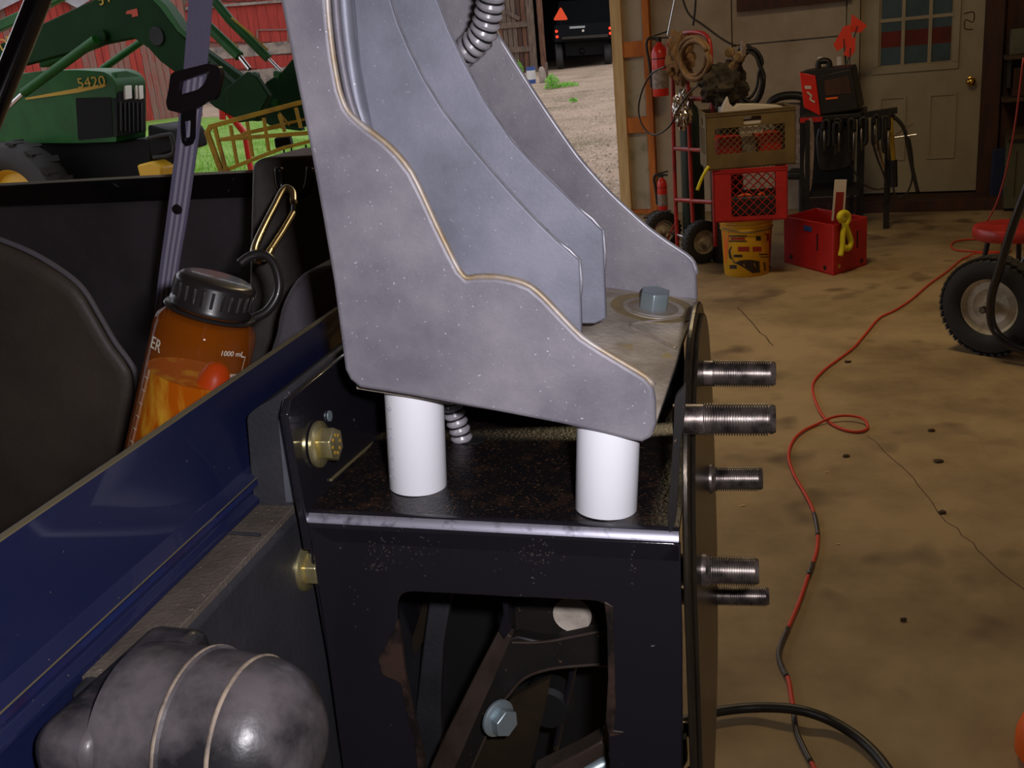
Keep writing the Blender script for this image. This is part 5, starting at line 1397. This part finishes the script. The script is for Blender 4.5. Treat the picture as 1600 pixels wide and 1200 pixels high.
obj('pivot_hole', lathe([(0, 0), (.068, 0), (.075, .01), (.068, .016), (0, .012)], la(246, 57, .62), TN, 28), 'void', tr, smooth=40)
obj('pin', lathe([(0, 0), (.05, 0), (.05, .05), (0, .05)], la(164, 56, .62), TN, 20), 'tgreen_d', tr, smooth=50)
obj('red_decal', prism(PX([(198, 17), (214, 13), (216, 25), (206, 27), (206, 22), (196, 22)], lambda x, y: la(x, y, .624)), -TN * .004), 'decal_red', tr)
text_obj('loader_lettering', 'DE', .14, la(2, 80, .626), (ts(40, 66) - ts(0, 82)), UP * 1.0 - TD_ * .35, 'decal', tr, .002, 1.1)
text_obj('loader_lettering', '54', .12, la(156, 9, .626), (ts(190, -6) - ts(156, 8)), UP * 1.0 - TD_ * .35, 'decal', tr, .002, 1.1)
obj('lift_cylinder', tube([la(37, 145, .75), la(150, 62, .72)], .040, 12), 'tgreen', tr, smooth=60)
obj('cylinder_rod', tube([la(8, 172, .75), la(38, 144, .75)], .02, 10), 'chrome', tr, smooth=60)
obj('lift_cylinder', tube([ts(160, 108, -.9), ts(222, 64, -.9)], .036, 12), 'tgreen', tr, smooth=60)
obj('bucket_cylinder', tube([ts(326, -10, .0), ts(360, 32, .0), ts(419, 91, .0)], .040, 12), 'tgreen', tr, smooth=60)
obj('cylinder_rod', tube([ts(420, 92, .0), ts(440, 112, .0)], .016, 10), 'chrome', tr, smooth=60)
obj('bucket_cylinder', tube([la(318, 34, .60), la(374, 88, .60)], .042, 12), 'tgreen', tr, smooth=60)
obj('cylinder_rod', tube([la(374, 88, .60), la(390, 108, .60)], .02, 10), 'chrome', tr, smooth=60)
for (a, b) in (((362, 28), (418, 78)), ((340, 50), (372, 74))):
    obj('hydraulic_pipe', tube([ts(*a, .1), ts((a[0] + b[0]) / 2, (a[1] + b[1]) / 2 - 2, .1), ts(*b, .1)], .010, 8), 'hyellow', tr, smooth=60)
obj('tool_carrier', prism(PX([(415, 128), (440, 112), (456, 92), (480, 95), (490, 190), (470, 200), (420, 196), (396, 180)], lambda x, y: ts(x, y, .2)), -TN * .08), 'tgreen_d', tr, bevel=.01)
obj('tool_carrier', prism(PX([(350, 140), (385, 112), (400, 120), (420, 150), (400, 188), (372, 192), (355, 172)], lambda x, y: ts(x, y, .68)), -TN * .06), 'tgreen_d', tr, bevel=.01)
for x, y in ((436, 116), (433, 160), (402, 118)):
    obj('pin', lathe([(0, 0), (.03, 0), (.03, .04), (0, .04)], ts(x, y, .3), TN, 14), 'tgreen', tr, smooth=50)
obj('carrier_link', tube([ts(380, 160, .3), ts(405, 176, .3)], .02, 8), 'lens', tr, smooth=60)

# ---- yellow rail frame (hay implement) in front of the lawn
hyp = at(400, 215, 7.9); hf, hn_ = vplane(hyp, -12)
hy = thing('yellow_hay_frame', 'rusty yellow welded tube frame with upright bars in front of the grass', 'farm implement', Vector((hyp.x, hyp.y, gz_(hyp.x, hyp.y))))
def hb(p, q, r=.022, o1=0, o2=0, nm='rail'):
    obj(nm, bar(hf(*p, o1), hf(*q, o2), r * 1.2, r * 1.2, up=hn_), 'hyellow', hy, bevel=.004)
hb((331, 197), (500, 152), .030); hb((330, 196), (323, 208), .03); hb((323, 205), (346, 268), .034)
hb((335, 197), (352, 262), .026); hb((345, 218), (505, 206), .026); hb((352, 266), (440, 232), .024); hb((346, 268), (358, 264), .03)
hb((440, 232), (510, 214), .022)
for (p, q) in (((360, 196), (371, 258)), ((386, 190), (395, 245)), ((412, 184), (420, 236)), ((436, 178), (445, 206)), ((462, 168), (470, 200))):
    hb(p, q, .022, nm='upright_bar')
hb((350, 216), (440, 198), .016, -.5, -.5, 'rear_rail'); hb((380, 208), (505, 180), .018, -.5, -.5, 'rear_rail'); hb((436, 176), (452, 196), .014, -.3, -.3, 'brace')
obj('gear_box', prism(PX([(428, 216), (452, 214), (456, 230), (430, 232)], lambda x, y: hf(x, y, -.1)), -hn_ * .12), 'tblack', hy, bevel=.01)
for x in (443, 455, 478):
    obj('spring_tine', tube(PX([(x, 226), (x + 1, 242)], lambda x, y: hf(x, y, -.05)), .007, 6), 'tblack', hy, smooth=60)
obj('leg', bar(hf(349, 266), Vector((*hf(349, 266).xy, gz_(*hf(349, 266).xy) + .0)), .05, .05, up=hn_), 'hyellow', hy)
obj('leg', bar(hf(505, 208), Vector((*hf(505, 208).xy, gz_(*hf(505, 208).xy) + .0)), .05, .05, up=hn_), 'hyellow', hy)
rdp = at(355, 185, 10.2); rf_, rn_ = vplane(rdp, 0)
rt2 = thing('red_trolley_frame', 'bright red-orange tube frame behind the yellow hay frame', 'farm implement', Vector((rdp.x, rdp.y, gz_(rdp.x, rdp.y))))
obj('tube', tube(PX([(347, 166), (348, 187)], rf_), .035, 8), 'tail' if False else 'redx', rt2, smooth=60)
obj('tube', tube(PX([(354, 172), (360, 180), (382, 208)], rf_), .035, 8), 'redx', rt2, smooth=60)
obj('post', tube([rf_(382, 208), Vector((*rf_(382, 208).xy, rdp.z - 1.5 if False else gz_(rdp.x, rdp.y)))], .03, 8), 'redx', rt2, smooth=60)

# ---- old grey barn across the lane with a dark doorway
gO = hit_ground(838, 112); fO, nO = vplane(gO, 0)
ob_ = thing('old_barn', 'weathered grey board barn across the lane with a wide dark doorway', 'barn', gO)
eO = Vector((-nO.y, nO.x, 0))
if (fO(900, 50) - fO(800, 50)).dot(eO) < 0: eO = -eO
zO = gO.z - .1
board_wall(fO, nO, 660, 826, -140, 125, 22, ['oldwood', 'oldwood', 'oldwood_r', 'oldwood_r', 'dark_wood'], ob_, base=zO, jit=.06, gap=.02)
obj('door_post', box(Vector((*fO(826, 60, .02).xy, zO)), eO * .26, nO * .16, UP * 4.5), 'oldwood', ob_, bevel=.02)
obj('door_post', box(Vector((*fO(842, 60, -.02).xy, zO)), eO * .22, nO * .12, UP * 4.5), 'oldwood_r', ob_, bevel=.02)
for y in (38, 77):
    obj('ledger_board', bar(fO(782, y + 3, .12), fO(828, y - 1, .12), .2, .10, up=nO), 'oldwood', ob_, bevel=.01)
obj('ledger_board', bar(fO(790, 18, .14), fO(812, 30, .14), .14, .10, up=nO), 'oldwood', ob_, bevel=.01)
board_wall(fO, nO, 1004, 1080, -140, 125, 6, ['oldwood', 'oldwood_r'], ob_, base=zO)
WI = (fO(1004, 60) - fO(850, 60)); WI.z = 0
DI = -nO * 12
c0 = Vector((*fO(850, 60).xy, zO)) - eO * 2.2; WI2 = WI + eO * 5.2
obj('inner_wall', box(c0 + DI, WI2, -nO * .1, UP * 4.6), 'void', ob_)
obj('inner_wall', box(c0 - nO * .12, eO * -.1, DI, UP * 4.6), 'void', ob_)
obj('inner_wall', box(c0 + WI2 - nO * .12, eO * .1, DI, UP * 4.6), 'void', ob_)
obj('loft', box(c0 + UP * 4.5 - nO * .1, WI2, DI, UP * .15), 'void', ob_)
obj('header_board', box(Vector((*fO(850, 60, .02).xy, zO + 3.6)), WI, nO * .1, UP * 1.6), 'oldwood', ob_)
# dark truck in the doorway
gT = hit_ground(905, 106); fT, nT = vplane(gT, 0); eT = eO
tk = thing('parked_truck', 'dark truck seen from behind inside the old barn doorway, tail lamps lit', 'truck', gT)
obj('truck_box', prism(rounded(PX([(866, 40), (962, 34), (964, 60), (866, 66)], fT), .03, 3), -nT * 2.0), 'truck', tk, bevel=.02)
obj('cab', prism(rounded(PX([(872, 2), (958, -4), (962, 36), (868, 42)], lambda x, y: fT(x, y, -2.0)), .08, 3), -nT * 1.6), 'truck', tk, bevel=.04)
obj('bumper', prism(PX([(878, 58), (950, 53), (950, 58), (878, 62)], lambda x, y: fT(x, y, .12)), -nT * .12), 'brush', tk, bevel=.01)
obj('chassis', prism(PX([(882, 62), (950, 58), (950, 84), (884, 88)], lambda x, y: fT(x, y, -.5)), -nT * 3.0), 'tblack', tk)
obj('number_plate', prism(PX([(890, 41.5), (914, 40), (914, 43.5), (890, 45)], lambda x, y: fT(x, y, .03)), -nT * .02), 'plate', tk)
obj('reverse_lamp', lathe([(0, 0), (.05, 0), (.045, .03), (0, .03)], fT(911, 48, .01), nT, 16), 'lens', tk)
for x, y in ((869.5, 49), (870.5, 57.5), (953, 44), (953.5, 52)):
    obj('tail_lamp', lathe([(0, 0), (.05, 0), (.045, .03), (0, .03)], fT(x, y, .01), nT, 16), 'tail', tk)
for x, y in ((874, 88), (949, 84)):
    c = fT(x, y, -.6); rr = c.z - gT.z
    obj('wheel', lathe([(rr * .5, -.13), (rr * .9, -.13), (rr, -.09), (rr, .09), (rr * .9, .13), (rr * .5, .13), (rr * .5, -.13)], c, eT, 28), 'tyre', tk, smooth=40)
obj('axle_housing', lathe([(0, -.12), (.10, -.1), (.15, 0), (.10, .1), (0, .12)], fT(909, 80, -.55), nT, 20), 'tblack', tk, smooth=180)
obj('axle_tube', tube(PX([(874, 84), (949, 80)], lambda x, y: fT(x, y, -.6)), .05, 10), 'tblack', tk, smooth=60)
sm_ = thing('slow_vehicle_sign', 'orange triangular slow-vehicle sign above the left tail lamps', 'sign', fT(876, 32, .1))
obj('triangle', prism(rounded(PX([(864, 32), (876, 10), (888, 31)], lambda x, y: fT(x, y, .1)), .09, 4), -nT * .01), 'smv', sm_)
obj('sign_post', bar(fT(876, 42, .07), fT(876, 30, .07), .03, .02, up=nT), 'tblack', sm_)
# pail, box, stump and weeds at the doorpost
def upright(px, py, dep_ofs=0): return hit_ground(px, py)
pg = hit_ground(831, 131); ph = onp(831, 104, pg, nO).z - pg.z
pl = thing('pail', 'blue pail with a white band beside the old barn doorpost', 'pail', pg)
obj('pail_body', lathe([(0, 0), (.125, 0), (.135, ph), (.120, ph), (.11, .02), (0, .02)], pg, UP, 28), 'bluep', pl, smooth=40)
obj('white_band', lathe([(.128, ph * .25), (.131, ph * .25), (.136, ph * .78), (.133, ph * .78)], pg, UP, 28), 'whitep', pl, smooth=40)
g2 = hit_ground(848, 130); h2 = onp(848, 104, g2, nO).z - g2.z
tag(obj('white_jug', lathe([(0, 0), (.09, 0), (.095, .02), (.095, h2 * .85), (.06, h2 * .95), (.05, h2), (0, h2)], g2, UP, 18), 'stone', smooth=40), 'small pale container standing just right of the blue pail', 'container')
g3 = hit_ground(856, 126); h3 = onp(856, 97, g3, nO).z - g3.z
tag(obj('short_stake', box(g3 - eO * .05, eO * .08, nO * .08, UP * h3), 'oldwood', bevel=.01), 'short grey stake right of the pale container', 'stake')
def weed(px, py, ht_, spread, n_, label, cat='weed'):
    g = hit_ground(px, py); bm = bmesh.new()
    for _ in range(n_):
        a = random.uniform(0, 6.28); r = random.random() ** .6 * spread; z = random.random() * ht_ * (1 - .5 * r / spread)
        c = g + Vector((cos(a) * r, sin(a) * r, z + .02)); s_ = random.uniform(.02, .05)
        d1 = Vector((random.uniform(-1, 1), random.uniform(-1, 1), random.uniform(-.3, .8))).normalized(); d2 = d1.orthogonal().normalized()
        v = [bm.verts.new(c - d1 * s_), bm.verts.new(c + d2 * s_ * .45), bm.verts.new(c + d1 * s_), bm.verts.new(c - d2 * s_ * .45)]
        bm.faces.new(v)
    t = thing('weed_clump', label, cat, g)
    o = obj('leaves', bm, 'weed', t); o['kind'] = 'stuff'
    obj('stems', tube([g, g + UP * ht_ * .7], .008, 5), 'weed', t)
weed(863, 139, .42, .20, 420, 'bright green weed clump at the old barn doorpost')
weed(885, 136, .12, .35, 260, 'low green weeds trailing right of the weed clump')
weed(812, 118, .55, .16, 300, 'tall green weeds against the old boards left of the pail')
weed(896, 160, .08, .09, 60, 'tiny green sprout alone on the gravel lane')
# scattered gravel stones near the lane, many and tiny
bm = bmesh.new()
for _ in range(2600):
    px = random.uniform(800, 990); py = random.uniform(135, 340)
    p = hit_ground(px, py) if _ % 10 == 0 else p0_ + Vector((random.uniform(-.5, .5), random.uniform(-.5, .5), 0))
    if _ % 10 == 0: p0_ = p
    if (p - POST).dot(NB) < .1: continue
    p.z = gz_(p.x, p.y) + .02
    s_ = random.uniform(.006, .017)
    a = random.uniform(0, 3)
    cbox(p, Vector((cos(a), sin(a), 0)) * s_, Vector((-sin(a), cos(a), 0)) * s_ * .7, UP * s_ * .6, bm)
st_ = obj('gravel_stones', bm, 'stone'); st_['kind'] = 'stuff'; tag(st_, 'loose gravel stones scattered over the lane outside the opening', 'gravel')
